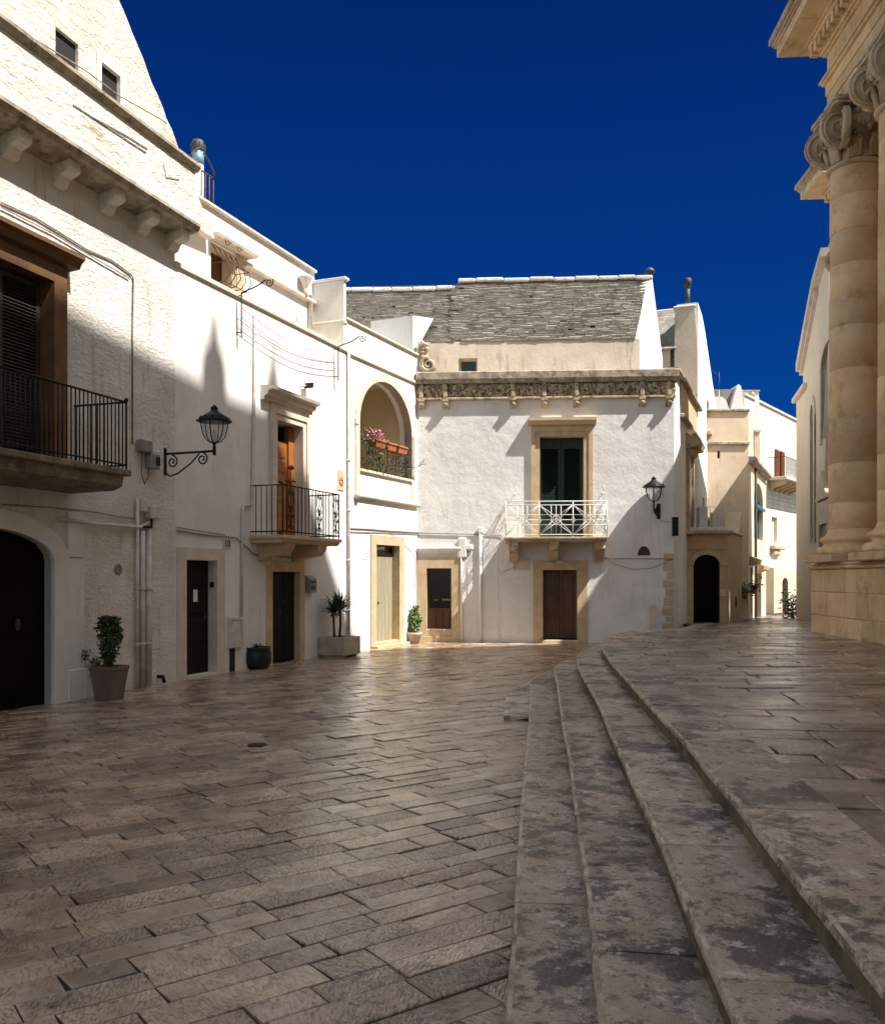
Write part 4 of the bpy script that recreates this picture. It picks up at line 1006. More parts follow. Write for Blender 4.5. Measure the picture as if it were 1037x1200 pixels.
# upper storey and roofs
so_ = -.62
zt = FD.z(640, 398.5, so_); a0 = -3.2; a1 = FD.u(749.5, so_)
uwn = [FD.u(537.5, so_), FD.u(559.5, so_), ztp-.1, FD.z(548, 419.5, so_)]
w = MB(); w.panel(rect(a0, a1, ztp-.4, zt), [rect(*uwn)], .3, None, y=.62); w.build('upper_wall', 'cream_wall', D)
wf = MB(); wf.prism(frame_poly(uwn[0]+.06, uwn[1]-.04, uwn[2], uwn[3]-.05, .05), 'y', .78, .86); wf = wf.build('window', 'trim_pale', D)
gp = MB(); gp.box(uwn[0], uwn[1], .86, .88, uwn[2], uwn[3]); gp.build('pane', 'glass', wf)
# terrace floor behind the cornice
tf = MB(); tf.box(0, LD, .05, .66, ztp-.12, ztp-.05); tf.box(.005, LD-.005, .55, 4.8, -.05, zf1-.01); tf.build('terrace_floor', 'weathered', D)
# gable wall on the street side: heading of the street
ga = FS.a-FD.a; gd = (math.cos(ga), math.sin(ga))
rt = 2.25                                     # run from eaves to ridge (m)
rz_ = FD.z(763, 322, -(.62+2.1)); 
E = lambda t: (a1+gd[0]*t, .62+gd[1]*t)
tr_ = rt/gd[1]
gm = MB()
pts = [(E(0), ztp-.4), (E(0), zt), (E(tr_), rz_), (E(tr_*2.02), zt+.5), (E(tr_*2.02), ztp-.4)]
off = (-.35*gd[1], .35*gd[0])
gm.add([(p[0], p[1], z) for p, z in pts]+[(p[0]+off[0], p[1]+off[1], z) for p, z in pts], [(0, 1, 2, 3, 4), (9, 8, 7, 6, 5)]+[(i, (i+1) % 5, 5+(i+1) % 5, 5+i) for i in range(5)])
gm.build('gable', 'plaster', D)
def roof(name, x0, x1f, y0, z0, y1, z1, dx0=0.0):
    """courses of irregular limestone slabs from the eaves (y0, z0) up to the ridge (y1, z1); x1f(t) = right end"""
    mb = MB(); n = 46; L = math.hypot(y1-y0, z1-z0); ty, tz = (y1-y0)/L, (z1-z0)/L
    for r in range(n):
        t = r/n; x = x0+R.uniform(-.2, 0); xe = x1f(t)
        while x < xe:
            l = R.uniform(.14, .42); x2 = min(x+l, xe); th = R.uniform(.04, .075); j = R.uniform(-.025, .025)*(r > 0); dz = R.uniform(-.016, .010)
            s0 = t*L+j; s1 = s0+L/n*1.8
            y_, z_ = y0+ty*s0, z0+tz*s0+dz; y2, z2 = y0+ty*s1, z0+tz*s1+dz
            k = R.uniform(-.012, .012)
            nx = (-tz*th*.2, th)
            v = [(x+.006, y_, z_), (x2-.006, y_+k, z_+k), (x2-.006, y2, z2-th), (x+.006, y2, z2-th), (x+.008, y_-.01, z_+th), (x2-.008, y_+k-.01, z_+k+th), (x2-.006, y2, z2), (x+.006, y2, z2)]
            if R.random() > .04: mb.add(v, [(0, 1, 5, 4), (4, 5, 6, 7), (0, 4, 7, 3), (1, 2, 6, 5), (3, 2, 1, 0)])
            x = x2
    mb.add([(x0, y0+.12, z0-.03), (x1f(0), y0+.12, z0-.03), (x1f(1), y1+.05, z1-.06), (x0, y1+.05, z1-.06)], [(0, 1, 2, 3)])
    return mb.build(name, 'roof', D)
yr = .62+rt
xl = FD.u(537, -yr)
x1f = lambda t: a1+gd[0]*tr_*t-.12
ro = roof('roof', xl-.05, x1f, .60, zt-.02, yr, rz_-.10)
z2r = FD.z(530, 336.5, -yr)
ro2 = roof('roof', -3.6, lambda t: xl-.02, .62, zt-.04, yr+.05, z2r-.08)
rc = MB(); x = xl
while x < a1+gd[0]*tr_:
    l = R.uniform(.5, .9); dz = R.uniform(-.02, .02); rc.box(x, min(x+l-.01, a1+gd[0]*tr_), yr-.16, yr+.2, rz_-.10+dz, rz_+.02+dz, .03); x += l
x = -3.6
while x < xl:
    l = R.uniform(.5, .9); dz = R.uniform(-.03, .02); rc.box(x, min(x+l-.01, xl), yr-.12, yr+.25, z2r-.10+dz, z2r+.02+dz, .03); x += l
rc.build('ridge_cap', 'plaster_rough', ro)
bk = MB(); bk.add([(a0-.4, yr+.1, rz_-.1), (E(tr_)[0], yr+.1, rz_-.1), (E(tr_*2)[0], yr+2.4, zt+.4), (a0-.4, yr+2.4, zt+.4)], [(0, 1, 2, 3)]); bk.build('roof', 'roof', D)
cw = MB(); x = E(tr_)[0]-.02; y = E(tr_)[1]; cw.lathe([(.05, 0), (.05, .07), (.15, .09), (.16, .14), (.12, .21), (.06, .25), (.001, .26)], (x-.05, y, rz_+.02), 14); cw.build('chimney_cowl', 'steel', D)
# carved scroll at the left end of the terrace
q = FD.q(497, 424, .05); k = MB()
k.tube(spiral((q[0]+.12, q[1]-.08), .22, .03, 1.8, PI*.5, 'xz', 26, -.05), [.075-.055*i/26 for i in range(27)], 7)
k.prism([(q[0]-.18, ztp-.02), (q[0]+.36, ztp-.02), (q[0]+.30, ztp+.16), (q[0]+.10, ztp+.42), (q[0]-.04, ztp+.78), (q[0]-.18, ztp+.86)], 'y', 0, .22)
for _ in range(9): k.blob((q[0]+R.uniform(-.15, .12), -.02, ztp+R.uniform(.3, .8)), R.uniform(.05, .09), .06, R.uniform(.05, .1), 8, 5, .2)
k.build('carved_scroll', 'carved', D)

# ---- the street side of the corner house, lit by the sun
def refit(o, frame, root):
    """place a mesh built in `frame` as a part of the thing `root`"""
    a = Matrix.Translation(root.location) @ Matrix.Rotation(root.rotation_euler.z, 4, 'Z') @ Matrix.Diagonal((*root.scale, 1))
    b = Matrix.Translation((frame.p[0], frame.p[1], 0)) @ Matrix.Rotation(frame.a, 4, 'Z')
    o.parent = root; o.matrix_local = a.inverted() @ b; return o
ue = FS.u(817.5)
so0, so1 = FS.u(804.5), FS.u(809.5)
sd = [so0, so1, FS.z(806, 622), FS.z(806, 545)]
zside = FS.z(805, 459)
w = MB(); w.panel(rect(.004, ue, -.05, zside-.05), [rect(*sd)], .3, 1.2); refit(w.build('side_wall', 'plaster', None), FS, D)
c = MB(); c.box(-.05, ue+.05, -.16, 1.2, zside-.048, zside+.06, .02)
z2 = FS.z(800, 491); c.box(1.3, ue, -.14, .05, z2-.06, z2+.05, .02)
refit(c.build('side_ledge', 'weathered', None), FS, D)
c = MB(); c.box(1.35, ue-.6, -.03, .05, z2+.06, zside-.06); refit(c.build('side_stone_band', 'trim', None), FS, D)
h = MB(); zt = FS.z(806, 533); u0, u1 = so0-.25, so1+.3
for k in range(7):
    t = k/6; h.prism([(.02, zt+.12), (-.36, zt+.20), (-.42, zt+.38), (.02, zt+.62)], 'x', u0+(u1-u0)*k/7, u0+(u1-u0)*(k+.85)/7)
h.prism([(.02, zt), (-.10, zt), (-.22, zt+.1), (.02, zt+.14)], 'x', u0+.1, u1-.1)
for s_ in (so0-.12, so1+.02): h.box(s_, s_+.12, -.10, .02, sd[2], zt, .01)
ho = refit(h.build('side_window', 'church_dark', None), FS, D)
dk = MB(); dk.box(so0-.05, so1+.05, .25, .3, sd[2]-.02, sd[3]+.02); refit(dk.build('side_shutter', 'wood_brown', None), FS, D)
sbm = MB(); sbm.box(so0-.2, so1+.2, -.22, .05, sd[2]-.12, sd[2]-.02, .01); refit(sbm.build('side_sill', 'trim', None), FS, D)
# ================================================================ the lane on the right
# house E, tall white wall behind the corner house
E_ = FS.thing('white_lane_house', 'tall narrow sunlit white house behind the corner house with a chimney pier and grey roof', 'house')
ue0, ue1 = ue+.06, FS.u(839)
zpk = FS.z(822, 368); zlo = FS.z(838, 474)
k1 = [FS.u(812.5), FS.u(815), 0, 0]
wa = [FS.u(828), FS.u(831), FS.z(829, 506), FS.z(829, 468)]
wb = [FS.u(823), FS.u(825.5), FS.z(824, 605), FS.z(824, 583)]; wc = [FS.u(828), FS.u(831), FS.z(829, 607), FS.z(829, 585)]
w = MB(); w.panel([(ue0, -.3), (ue1, -.3), (ue1, zlo), (FS.u(826), zpk-.25), (FS.u(823), zpk), (ue0, zpk+.05)], [rect(*wa), rect(*wb), rect(*wc)], .3, .7); w.build('wall', 'plaster', E_)
w = MB(); w.box(ue0+.02, ue1-.02, .9, 5.5, 3, zlo-.3); w.build('rear_wall', 'tan_wall', E_)
for q in (wa, wb, wc):
    g_ = MB(); g_.box(q[0]-.02, q[1]+.02, .2, .24, q[2]-.02, q[3]+.02); wn = g_.build('window', 'wood_brown', E_)
    sx = MB(); sx.box(q[0]-.15, q[1]+.15, -.18, .03, q[2]-.16, q[2]-.02, .02); sx.build('sill', 'trim', wn)
for pa, pb_, ya, yb in ((820.5, 822, 640, 662), (833, 835, 560, 580)):
    q = (FS.u(pa), FS.u(pb_), FS.z(pa, yb), FS.z(pa, ya)); g_ = MB(); g_.prism(frame_poly(*q, .08), 'y', -.03, .02); wn = g_.build('window', 'trim', E_)
    g_ = MB(); g_.box(q[0], q[1], -.008, .02, q[2], q[3]); g_.build('pane', 'glass', wn)
# grey slab roof facing the square
mb = MB(); zr0 = CH+265/F*31.2; zr1 = CH+309/F*33; n = 16
for r in range(n):
    y = .70
    while y < 5.4:
        l = R.uniform(.2, .5); t = r/n; u_ = ue0-.12+t*1.9; z_ = zr0+(zr1-zr0)*t
        mb.add([(u_, y+.006, z_), (u_, min(y+l, 5.4)-.006, z_), (u_+.24, min(y+l, 5.4)-.006, z_+.22), (u_+.24, y+.006, z_+.22), (u_, y+.006, z_+.05), (u_, min(y+l, 5.4)-.006, z_+.05), (u_+.22, min(y+l, 5.4)-.006, z_+.25), (u_+.22, y+.006, z_+.25)], [(0, 1, 5, 4), (4, 5, 6, 7), (0, 4, 7, 3), (1, 2, 6, 5)]); y += l
mb.box(ue0+.3, ue0+2, .75, 9, 6, zr0+.22); mb.build('roof', 'roof', E_)
mb = MB(); mb.box(ue0+1.8, ue0+2.1, .9, 5.4, zr1-.02, zr1+.14, .04); mb.box(ue0-.04, ue0+.18, .92, 5.4, zr0-.75, zr0+.045, .02); mb.build('ridge_cap', 'cream_wall', E_)
ch = MB(); a, b_ = CH+(HY-415)/F*31, CH+(HY-363)/F*31
ch.prism([(.006, 6), (.80, 6), (.76, b_), (.10, b_), (.006, a)], 'x', ue0-.06, ue0+.55); ch.box(ue0-.10, ue0+.6, .06, .82, b_+.002, b_+.09, .03)
cho = ch.build('chimney', 'cream_wall', E_)
fp = MB(); fp.tube([(ue0+.2, .36, b_+.09), (ue0+.2, .36, b_+.78)], .085, 10); fp.lathe([(.09, .72), (.10, .76), (.10, .82), (.13, .84), (.13, 1.05), (.11, 1.08), (.001, 1.09)], (ue0+.2, .36, b_), 12); fp.build('flue', 'steel', cho)

# arched gateway closing the side yard
FP = Frame((.2797*27.6, 27.6), math.radians(2))
P_ = FP.thing('stone_gateway', 'brown stone arched gateway with a dark opening at the mouth of the lane', 'gateway')
wp = FP.u(852); zt = FP.z(830, 627); o0, o1 = FP.u(812.5), FP.u(843); zs, zc = FP.z(828, 662), FP.z(828, 650)
w = MB(); w.panel(rect(-.25, wp, .2, zt-.02), [arch(o0, o1, .2, zs, zc, 14)], .5, .9); w.build('wall', 'trim', P_)
c = MB(); c.prism([(.3, zt-.02), (-.06, zt-.02), (-.16, zt+.04), (-.22, zt+.06), (-.22, zt+.13), (.3, zt+.15)], 'x', -.2, wp+.1); c.box(-.2, wp+.02, -.05, .1, zt-.45, zt-.40, .01); c.build('cornice', 'church_dark', P_)
ar = MB(); ia = arch(o0, o1, .2, zs, zc, 14); oa = arch(o0-.14, o1+.14, .2, zs, zc+.16, 14)
for k in range(1, len(ia)-1): ar.prism([ia[k], oa[k], oa[k+1], ia[k+1]], 'y', -.05, .1)
ar.box(o1, wp+.03, -.07, .1, zs-.06, zs+.04, .015); ar.box(o1+.02, wp-.02, -.03, .1, .3, zs-.07, .01); ar.build('arch_moulding', 'trim', P_)
dk = MB(); dk.box(o0-.03, o1+.03, .06, .10, .2, zc+.03); dk.build('door', 'shade_black', P_)  # black sheet painted as the unlit opening
pl = MB(); q = FP.q(846, 695); pl.box(q[0]-.08, q[0]+.12, -.06, 0, q[1]-.1, q[1]+.12, .01); pl.build('name_plate', 'trim_pale', P_)
# terrace over the gateway: parapet, rail, pots
tz = zt+.15
tr = MB(); tr.box(-.1, wp+.1, .3, .42, tz+.0, tz+.10, .01); tr.box(.35, .62, .5, .8, tz, tz+.75, .01); tr.box(.9, 1.25, .9, 1.1, tz, tz+.62, .01); tr.box(-.2, wp-.05, .43, 5, tz-.25, tz-.02); tr.build('terrace_parapet', 'plaster', P_)
rl = MB()
for k in range(9): rl.tube([(.0+k*.16, .35, tz+.28), (.0+k*.16, .35, tz+.75)], .008, 4)
rl.tube([(0, .35, tz+.75), (1.3, .35, tz+.75)], .010, 4); rl.build('railing', 'white_iron', P_)
# wall of the terrace towards the lane
FT = Frame((FP.w(wp)[0], FP.w(wp)[1]), PI/2-math.radians(25))
T_ = FT.thing('lane_wall', 'plain beige wall between the arched gateway and the lane doors', 'wall')
w = MB(); w.prism([(0.003, .05), (FT.u(869), .05), (FT.u(869), FT.z(869, 600)), (FT.u(866), FT.z(866, 628)), (.003, tz-.06)], 'y', 0, .5); w.build('wall', 'beige_wall', T_)
c = MB(); c.box(.0, FT.u(869), -.06, .5, tz-.055, tz-.0, .015); c.build('ledge', 'church_dark', T_)
pl = MB(); q = FT.q(862, 705); pl.box(q[0]-.14, q[0]+.10, -.03, .0, q[1]-.18, q[1]+.16, .01); pl.build('shrine_panel', 'rust', T_)

# house F: tan block
FFr = Frame((.3024*34, 34), 0)
Ft = FFr.thing('tan_house', 'tan two storey house with an arched teal window and two dark doors', 'house')
fw = FFr.u(877); ftop = FFr.z(850, 482.5); w = MB()
lw = [FFr.u(840.5), FFr.u(844), FFr.z(842, 537), FFr.z(842, 528)]
w.panel(rect(-.8, fw, -.3, ftop), [rect(*lw)], .2, 2.5); w.build('wall', 'tan_wall', Ft)
dk = MB(); dk.box(lw[0], lw[1], .18, .2, lw[2], lw[3]); dk.build('window', 'glass', Ft)
zb = FFr.z(850, 519.5); c = MB(); c.box(-.8, fw+.03, -.09, .1, zb-.06, zb+.05, .02); c.box(-.8, fw+.05, -.08, 2.6, ftop+.002, ftop+.10, .02); c.build('ledge', 'weathered', Ft)
FG = Frame(FFr.w(fw)[:2], PI/2-math.radians(25))
lf = FG.u(897.5)
zf = FG.z(880, 545); aw = [FG.u(883.5), FG.u(894), FG.z(888, 632), FG.z(888, 585), FG.z(888, 566)]
da = [FG.u(879), FG.u(882), -.2, FG.z(880, 665)]; db = [FG.u(886.5), FG.u(892), -.2, FG.z(889, 672)]
w = MB(); w.panel([(.003, -.3), (lf, -.3), (lf, zf), (FG.u(883), zf), (FG.u(882.5), ftop-.05), (.003, ftop-.05)], [arch(*aw, 12), rect(*da), rect(*db)], .3, 2.0); refit(w.build('side_wall', 'beige_wall', None), FG, Ft)
c = MB(); c.prism([(.2, zf), (-.12, zf), (-.25, zf+.12), (-.25, zf+.22), (.2, zf+.25)], 'x', .0, lf); refit(c.build('cornice', 'weathered', None), FG, Ft)
gp = MB(); gp.box(aw[0]-.1, aw[1]+.1, .2, .22, aw[2]-.1, aw[4]+.1)
for k in range(4): gp.box(aw[0]+k*(aw[1]-aw[0])/3-.02, aw[0]+k*(aw[1]-aw[0])/3+.02, .16, .2, aw[2], aw[4])
gp.box(aw[0], aw[1], -.1, .2, aw[2]+1.25, aw[2]+1.36)
refit(gp.build('arched_window', 'teal', None), FG, Ft)
for q in (da, db):
    dd = MB(); dd.box(q[0]-.05, q[1]+.05, .22, .26, q[2], q[3]+.05); refit(dd.build('door', 'wood_dark', None), FG, Ft)
    hh_ = MB(); hh_.prism([(.02, q[3]+.05), (-.3, q[3]+.15), (-.34, q[3]+.3), (.02, q[3]+.45)], 'x', q[0]-.3, q[1]+.3); refit(hh_.build('door_hood', 'church_dark', None), FG, Ft)
pp = MB(); pp.tube([(FG.u(884.5)-.2, -.06, 0), (FG.u(884.5)-.2, -.06, zf)], .05, 6); refit(pp.build('drainpipe', 'rust', None), FG, Ft)

# house G: whitewashed block wall, balcony, far end of the lane
g0 = (.349*45, 45)
FH = Frame(g0, PI/2-math.radians(36.7))
G = FH.thing('far_white_house', 'whitewashed blockwork house at the end of the lane with a red shuttered balcony door', 'house')
gl0, gl1 = FH.u(872), FH.u(950); ztg = FH.z(885, 470)
gb = [FH.u(907.5), FH.u(917.5), FH.z(912, 562), FH.z(912, 528)]; gw = [FH.u(904), FH.u(910.5), FH.z(907, 637), FH.z(907, 606)]; gd_ = [FH.u(904), FH.u(911), -.4, FH.z(908, 684), FH.z(908, 677)]
w = MB(); w.panel(rect(gl0, gl1, -.5, ztg), [rect(*gb), rect(*gw)], .3, 6); w.build('wall', 'white_blocks', G)
c = MB(); c.box(gl0, gl1, -.08, .4, ztg+.002, ztg+.14, .02); c.build('coping', 'trim_pale', G)
pn = MB(); zq = FH.z(905, 668); bx_ = [FH.u(894), FH.u(927)]
pn.panel([(bx_[0], -.45), (bx_[1], -.45), (bx_[1], zq-.8), (FH.u(915), zq), (bx_[0], zq+.1)], [arch(*gd_, 10)], .5, .55, y=-.55); pn.build('porch_wall', 'beige_wall', G)
dk = MB(); dk.box(gd_[0]-.1, gd_[1]+.1, -.1, -.05, -.4, gd_[4]+.1); dk.build('door', 'wood_dark', G)
sh = MB()
for k in range(2):
    x0 = gb[0]+(gb[1]-gb[0])*(0 if k == 0 else .62); x1 = x0+(gb[1]-gb[0])*.38; sh.box(x0, x1, -.10, .02, gb[2], gb[3], .01)
    z = gb[2]+.1
    while z < gb[3]-.1: sh.box(x0+.06, x1-.06, -.125, -.09, z, z+.05); z += .11
sh.build('shutter', 'shutter_red', G)
dk = MB(); dk.box(gb[0], gb[1], .1, .14, gb[2], gb[3]); dk.build('window', 'glass', G)
gw_ = MB(); gw_.box(gw[0]-.05, gw[1]+.05, .15, .19, gw[2], gw[3]); wn = gw_.build('window', 'tan_wall', G)
s_ = MB(); s_.box(gw[0]-.35, gw[1]+.45, -.3, .03, gw[2]-.32, gw[2]-.10, .04); s_.box(gw[0]-.1, gw[1]+.1, -.2, .03, gw[2]-.62, gw[2]-.34, .06); s_.build('sill', 'trim', wn)
zb = FH.z(912, 563); b0, b1 = FH.u(898.5), FH.u(934); s_ = MB(); s_.box(b0, b1, -1.0, .05, zb-.16, zb, .02); bo = s_.build('balcony', 'trim_pale', G)
for k in range(5):
    u = b0+.4+k*.85; kk = MB(); kk.prism([(.05, zb-.162), (-.85, zb-.162), (-.85, zb-.35), (-.3, zb-.5), (.05, zb-.7)], 'x', u, u+.22); kk.build('bracket', 'trim', bo)
rl = MB(); u = b0+.05
while u < b1: rl.tube([(u, -.95, zb), (u, -.95, zb+1.0)], .012, 4); u += .14
for yy in (-.65, -.35): rl.tube([(b0+.05, yy, zb), (b0+.05, yy, zb+1)], .012, 4)
rl.tube([(b0+.05, 0, zb+1), (b0+.05, -.95, zb+1), (b1, -.95, zb+1)], .02, 5); rl.build('railing', 'iron', bo)
# penthouse
q0 = FH.q(868, 480, -1.5); w = MB(); FPb = Frame((.3333*46, 46), 0)
px0, px1 = FPb.u(866), FPb.u(889); w.panel(rect(px0, px1, FPb.z(875, 500), FPb.z(875, 459)), [], 0, 4.5); pb_ = refit(w.build('penthouse', 'plaster', None), FPb, G)
w = MB(); w.box(px0-.05, px1+.05, -.06, 4.6, FPb.z(875, 459)+.002, FPb.z(875, 457), .01); w.box(px0-.03, px1+.03, -.05, .05, FPb.z(875, 469.6), FPb.z(875, 468.6)); w.blob((FPb.u(880.5), -.15, FPb.z(880, 463)), .16, .10, .16); refit(w.build('coping', 'weathered', None), FPb, G)
w = MB(); w.box(FPb.u(868), FPb.u(880), -1.2, 0, FPb.z(875, 520), FPb.z(875, 470.5)); refit(w.build('rear_wall', 'plaster', None), FPb, G)
# pyramid roofed house H
FHh = Frame((.308*42, 42), 0)
Hh = FHh.thing('pyramid_roof_house', 'small house behind with a steep grey slab roof and rounded white gable', 'house')
a, b_, c_ = FHh.q(834, 484), FHh.q(866, 452), FHh.q(872, 490)
w = MB(); w.prism([(FHh.u(853), a[1]-3), (c_[0], a[1]-3), (c_[0], a[1]-.2), (FHh.u(869.5), FHh.z(868, 466)), (FHh.u(867.5), FHh.z(866, 453)), (b_[0]-.05, b_[1]+.06), (FHh.u(862.5), FHh.z(861, 453)), (FHh.u(853), FHh.z(853, 488))], 'y', -.1, 2.6); w.build('gable', 'plaster', Hh)
mb = MB(); x0, x1 = FHh.u(832), FHh.u(863); z0, z1 = a[1]-.1, b_[1]
n = 14
for r in range(n):
    t = r/n; x = x0
    while x < x1:
        l = R.uniform(.2, .45); z = z0+(z1-z0)*t; y = .02+t*1.8; mb.box(x, min(x+l, x1)-.01, y-.1, y+.3, z, z+.10, .01); x += l
mb.box(x0, x1, .3, 2.4, z0-1, z1-.1); mb.build('roof', 'roof', Hh)
w = MB(); w.box(FHh.u(842), FHh.u(843), -.03, .05, z0, z1-.2); w.prism([(FHh.u(833), z0-.3), (FHh.u(851), z0-.3), (FHh.u(851), z0), (FHh.u(846), z0+.6), (FHh.u(841), z0+.75), (FHh.u(833), z0+.75)], 'y', -.6, -.2); w.build('parapet', 'plaster', Hh)
an = MB(); u = FHh.u(846.5); an.tube([(u, .5, b_[1]-.3), (u, .5, FHh.z(846, 433))], .02, 5); an.tube([(u, .5, FHh.z(846, 437)), (FHh.u(837), .5, FHh.z(837, 430))], .016, 4); an.build('antenna', 'steel', Hh)
# small tower block next to F on the lane
FK = Frame((.3495*40, 40), 0)
K_ = FK.thing('rooftop_shed', 'small tan rooftop shed in front of the whitewashed block wall', 'shed')
w = MB(); w.box(FK.u(884), FK.u(890.5), 0, 2.4, FK.z(887, 545)-1.2, FK.z(887, 506)); w.box(FK.u(883.5), FK.u(891), -.06, 2.5, FK.z(887, 506)+.002, FK.z(887, 504)); w.build('wall', 'tan_wall', K_)
# ================================================================ the church on the right
aX = -(PI/2+math.radians(3.7)); FX = Frame((8.22, 20.0), aX)
K = FX.thing('church', 'huge honey stone church front with giant scroll capital columns and a dentilled cornice', 'church')
KS = .925; K.location = (8.22*KS, 20*KS, CH*(1-KS)); K.scale = (KS, KS, KS)
# pedestal of coursed blocks
pb = MB(); zc = [.40, .98, 1.49, 1.98]
for a, b_ in zip(zc, zc[1:]):
    u = 0.0; first = True
    while u < 7:
        l = R.uniform(.55, 1.15); o = R.uniform(-.006, .006)
        pb.box(u+.004, u+l-.004, -o, 1.6, a+.004, b_-.004, .016); u += l
pb.box(.02, 7, .02, 1.6, .4, 1.97)
for v0, v1, o in ((1.982, 2.05, .05), (2.052, 2.12, .0)):
    u = -.03
    while u < 7:
        l = R.uniform(.6, 1.2); pb.box(u, u+l-.006, -o-R.uniform(0, .02), 1.6, v0, v1, .03); u += l
pb.build('pedestal', 'church', K)
def coil(mb, c, h, r, rad, turns=2.1, a0=PI/2, sgn=1, n=40):
    pts = []; rs = []
    for i in range(n+1):
        t = i/n; q = r*(1-t)**1.05+.03; a = a0+sgn*2*PI*turns*t
        pts.append((c[0]+h[0]*q*math.cos(a), c[1]+h[1]*q*math.cos(a), c[2]+q*math.sin(a))); rs.append(rad*(1-.35*t))
    mb.tube(pts, rs, 7)
def capital(mb, x, y, z0, z1, r):
    h = z1-z0
    mb.lathe([(r, 0), (r+.07, .02), (r+.08, .07), (r+.01, .11), (r-.01, .14), (r-.01, h*.42), (r+.05, h*.50), (r+.16, h*.62), (r+.20, h*.70), (r+.06, h*.76), (r+.05, h*.86)], (x, y, z0), 32)
    for k in range(24):
        a = 2*PI*k/24; mb.blob((x+(r+.15)*math.cos(a), y+(r+.15)*math.sin(a), z0+h*.62), .065, .065, .10, 7, 5)
    for k in range(8):                                    # leaves round the neck
        a = 2*PI*(k+.5)/8; ca, sa = math.cos(a), math.sin(a)
        for j in range(-2, 3):
            b_ = a+j*.09
            mb.tube([(x+(r+.01)*math.cos(b_), y+(r+.01)*math.sin(b_), z0+.12), (x+(r+.06)*math.cos(b_), y+(r+.06)*math.sin(b_), z0+h*.30), (x+(r+.14)*math.cos(b_), y+(r+.14)*math.sin(b_), z0+h*(.46-.03*abs(j))), (x+(r+.20)*math.cos(b_), y+(r+.20)*math.sin(b_), z0+h*(.40-.03*abs(j)))], [.05, .05, .045, .02], 6)
    s = r*1.38; zt = z0+h*.89                              # abacus with hollow sides
    pol = []
    for k in range(4):
        a = PI/4+PI/2*k
        for t in (-.055, .055): pol.append((x+s*1.30*math.cos(a+t), y+s*1.30*math.sin(a+t)))
        a1 = a+PI/4
        for t in (-.42, -.2, 0, .2, .42): pol.append((x+(s*.90+abs(t)*.22)*math.cos(a1+t), y+(s*.90+abs(t)*.22)*math.sin(a1+t)))
    mb.prism(pol, 'z', zt, zt+h*.045); mb.prism([(x+(p-x)*1.05, y+(q-y)*1.05) for p, q in pol], 'z', zt+h*.047, z1)
    for k in range(4):
        a = PI/4+PI/2*k; c = (x+r*1.36*math.cos(a), y+r*1.36*math.sin(a), z0+h*.55)
        for sg in (-1, 1):
            b_ = a+sg*.62; hh = (math.cos(b_), math.sin(b_)); nn = (-math.sin(b_)*sg, math.cos(b_)*sg)
            cc = (c[0]+nn[0]*(.07), c[1]+nn[1]*(.07), c[2])
            for w_ in (-.055, .055): coil(mb, (cc[0]+nn[0]*w_, cc[1]+nn[1]*w_, cc[2]), hh, h*.33, .036, 2.8)
            n = 18; o = len(mb.v)
            for w_ in (-.05, .05): 
                for q in range(n): mb.v.append((cc[0]+hh[0]*h*.315*math.cos(2*PI*q/n)+nn[0]*w_, cc[1]+hh[1]*h*.315*math.cos(2*PI*q/n)+nn[1]*w_, cc[2]+h*.315*math.sin(2*PI*q/n)))
            mb.f += [[o+q for q in range(n)], [o+n+q for q in range(n)]]+[[o+q, o+(q+1) % n, o+n+(q+1) % n, o+n+q] for q in range(n)]
            mb.sm += [False]*(n+2); mb.mi += [0]*(n+2)
            mb.blob((cc[0]+nn[0]*.06, cc[1]+nn[1]*.06, cc[2]), .07)
        a1 = a+PI/4
        for q in range(5): mb.blob((x+s*.93*math.cos(a1)+.07*math.cos(q*1.257), y+s*.93*math.sin(a1)+.05*math.sin(q*1.257), zt+.06+.07*math.sin(q*1.257)), .06)
        for q in range(6):                                # hanging drop of leaves under each volute pair
            mb.blob((x+(r+.12)*math.cos(a1+R.uniform(-.3, .3)), y+(r+.12)*math.sin(a1+R.uniform(-.3, .3)), z0+h*R.uniform(.5, .8)), .07, .07, .09, 7, 5, .2)
def column(px, inw, z0, zs, zt, r):
    u = FX.u(px, -inw); y = inw
    b_ = MB(); b_.box(u-r*1.5, u+r*1.5, y-r*1.5, y+r*1.5, z0, z0+.16, .02)
    b_.lathe([(r*1.42, .162), (r*1.48, .20), (r*1.48, .27), (r*1.38, .33), (r*1.22, .34), (r*1.18, .38), (r*1.24, .43), (r*1.32, .46), (r*1.30, .52), (r*1.16, .56), (r*1.10, .58), (r*1.02, .66), (r, .70)], (u, y, z0), 40)
    root = b_.build('column', 'church', K)
    s = MB(); z = z0+.70; L = zs-z; k = 0
    while z < zs-.01:
        h = R.uniform(.55, 1.05); z2 = min(z+h, zs)
        if zs-z2 < .35: z2 = zs
        f = lambda q: r*(1-.055*((q-z0)/L)**1.6); j = R.uniform(-.004, .004)
        s.lathe([(f(z)-.006+j, z), (f(z)+j, z+.006), (f(z2)+j, z2-.006), (f(z2)-.006+j, z2)], (u, y, 0), 44); z = z2
    s.build('shaft', 'church', root)
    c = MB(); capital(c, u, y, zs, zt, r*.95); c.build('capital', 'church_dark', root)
column(1002.5, .58, 2.12, 10.38, 11.68, .53)
column(1065, .58, 2.12, 10.38, 11.68, .53)
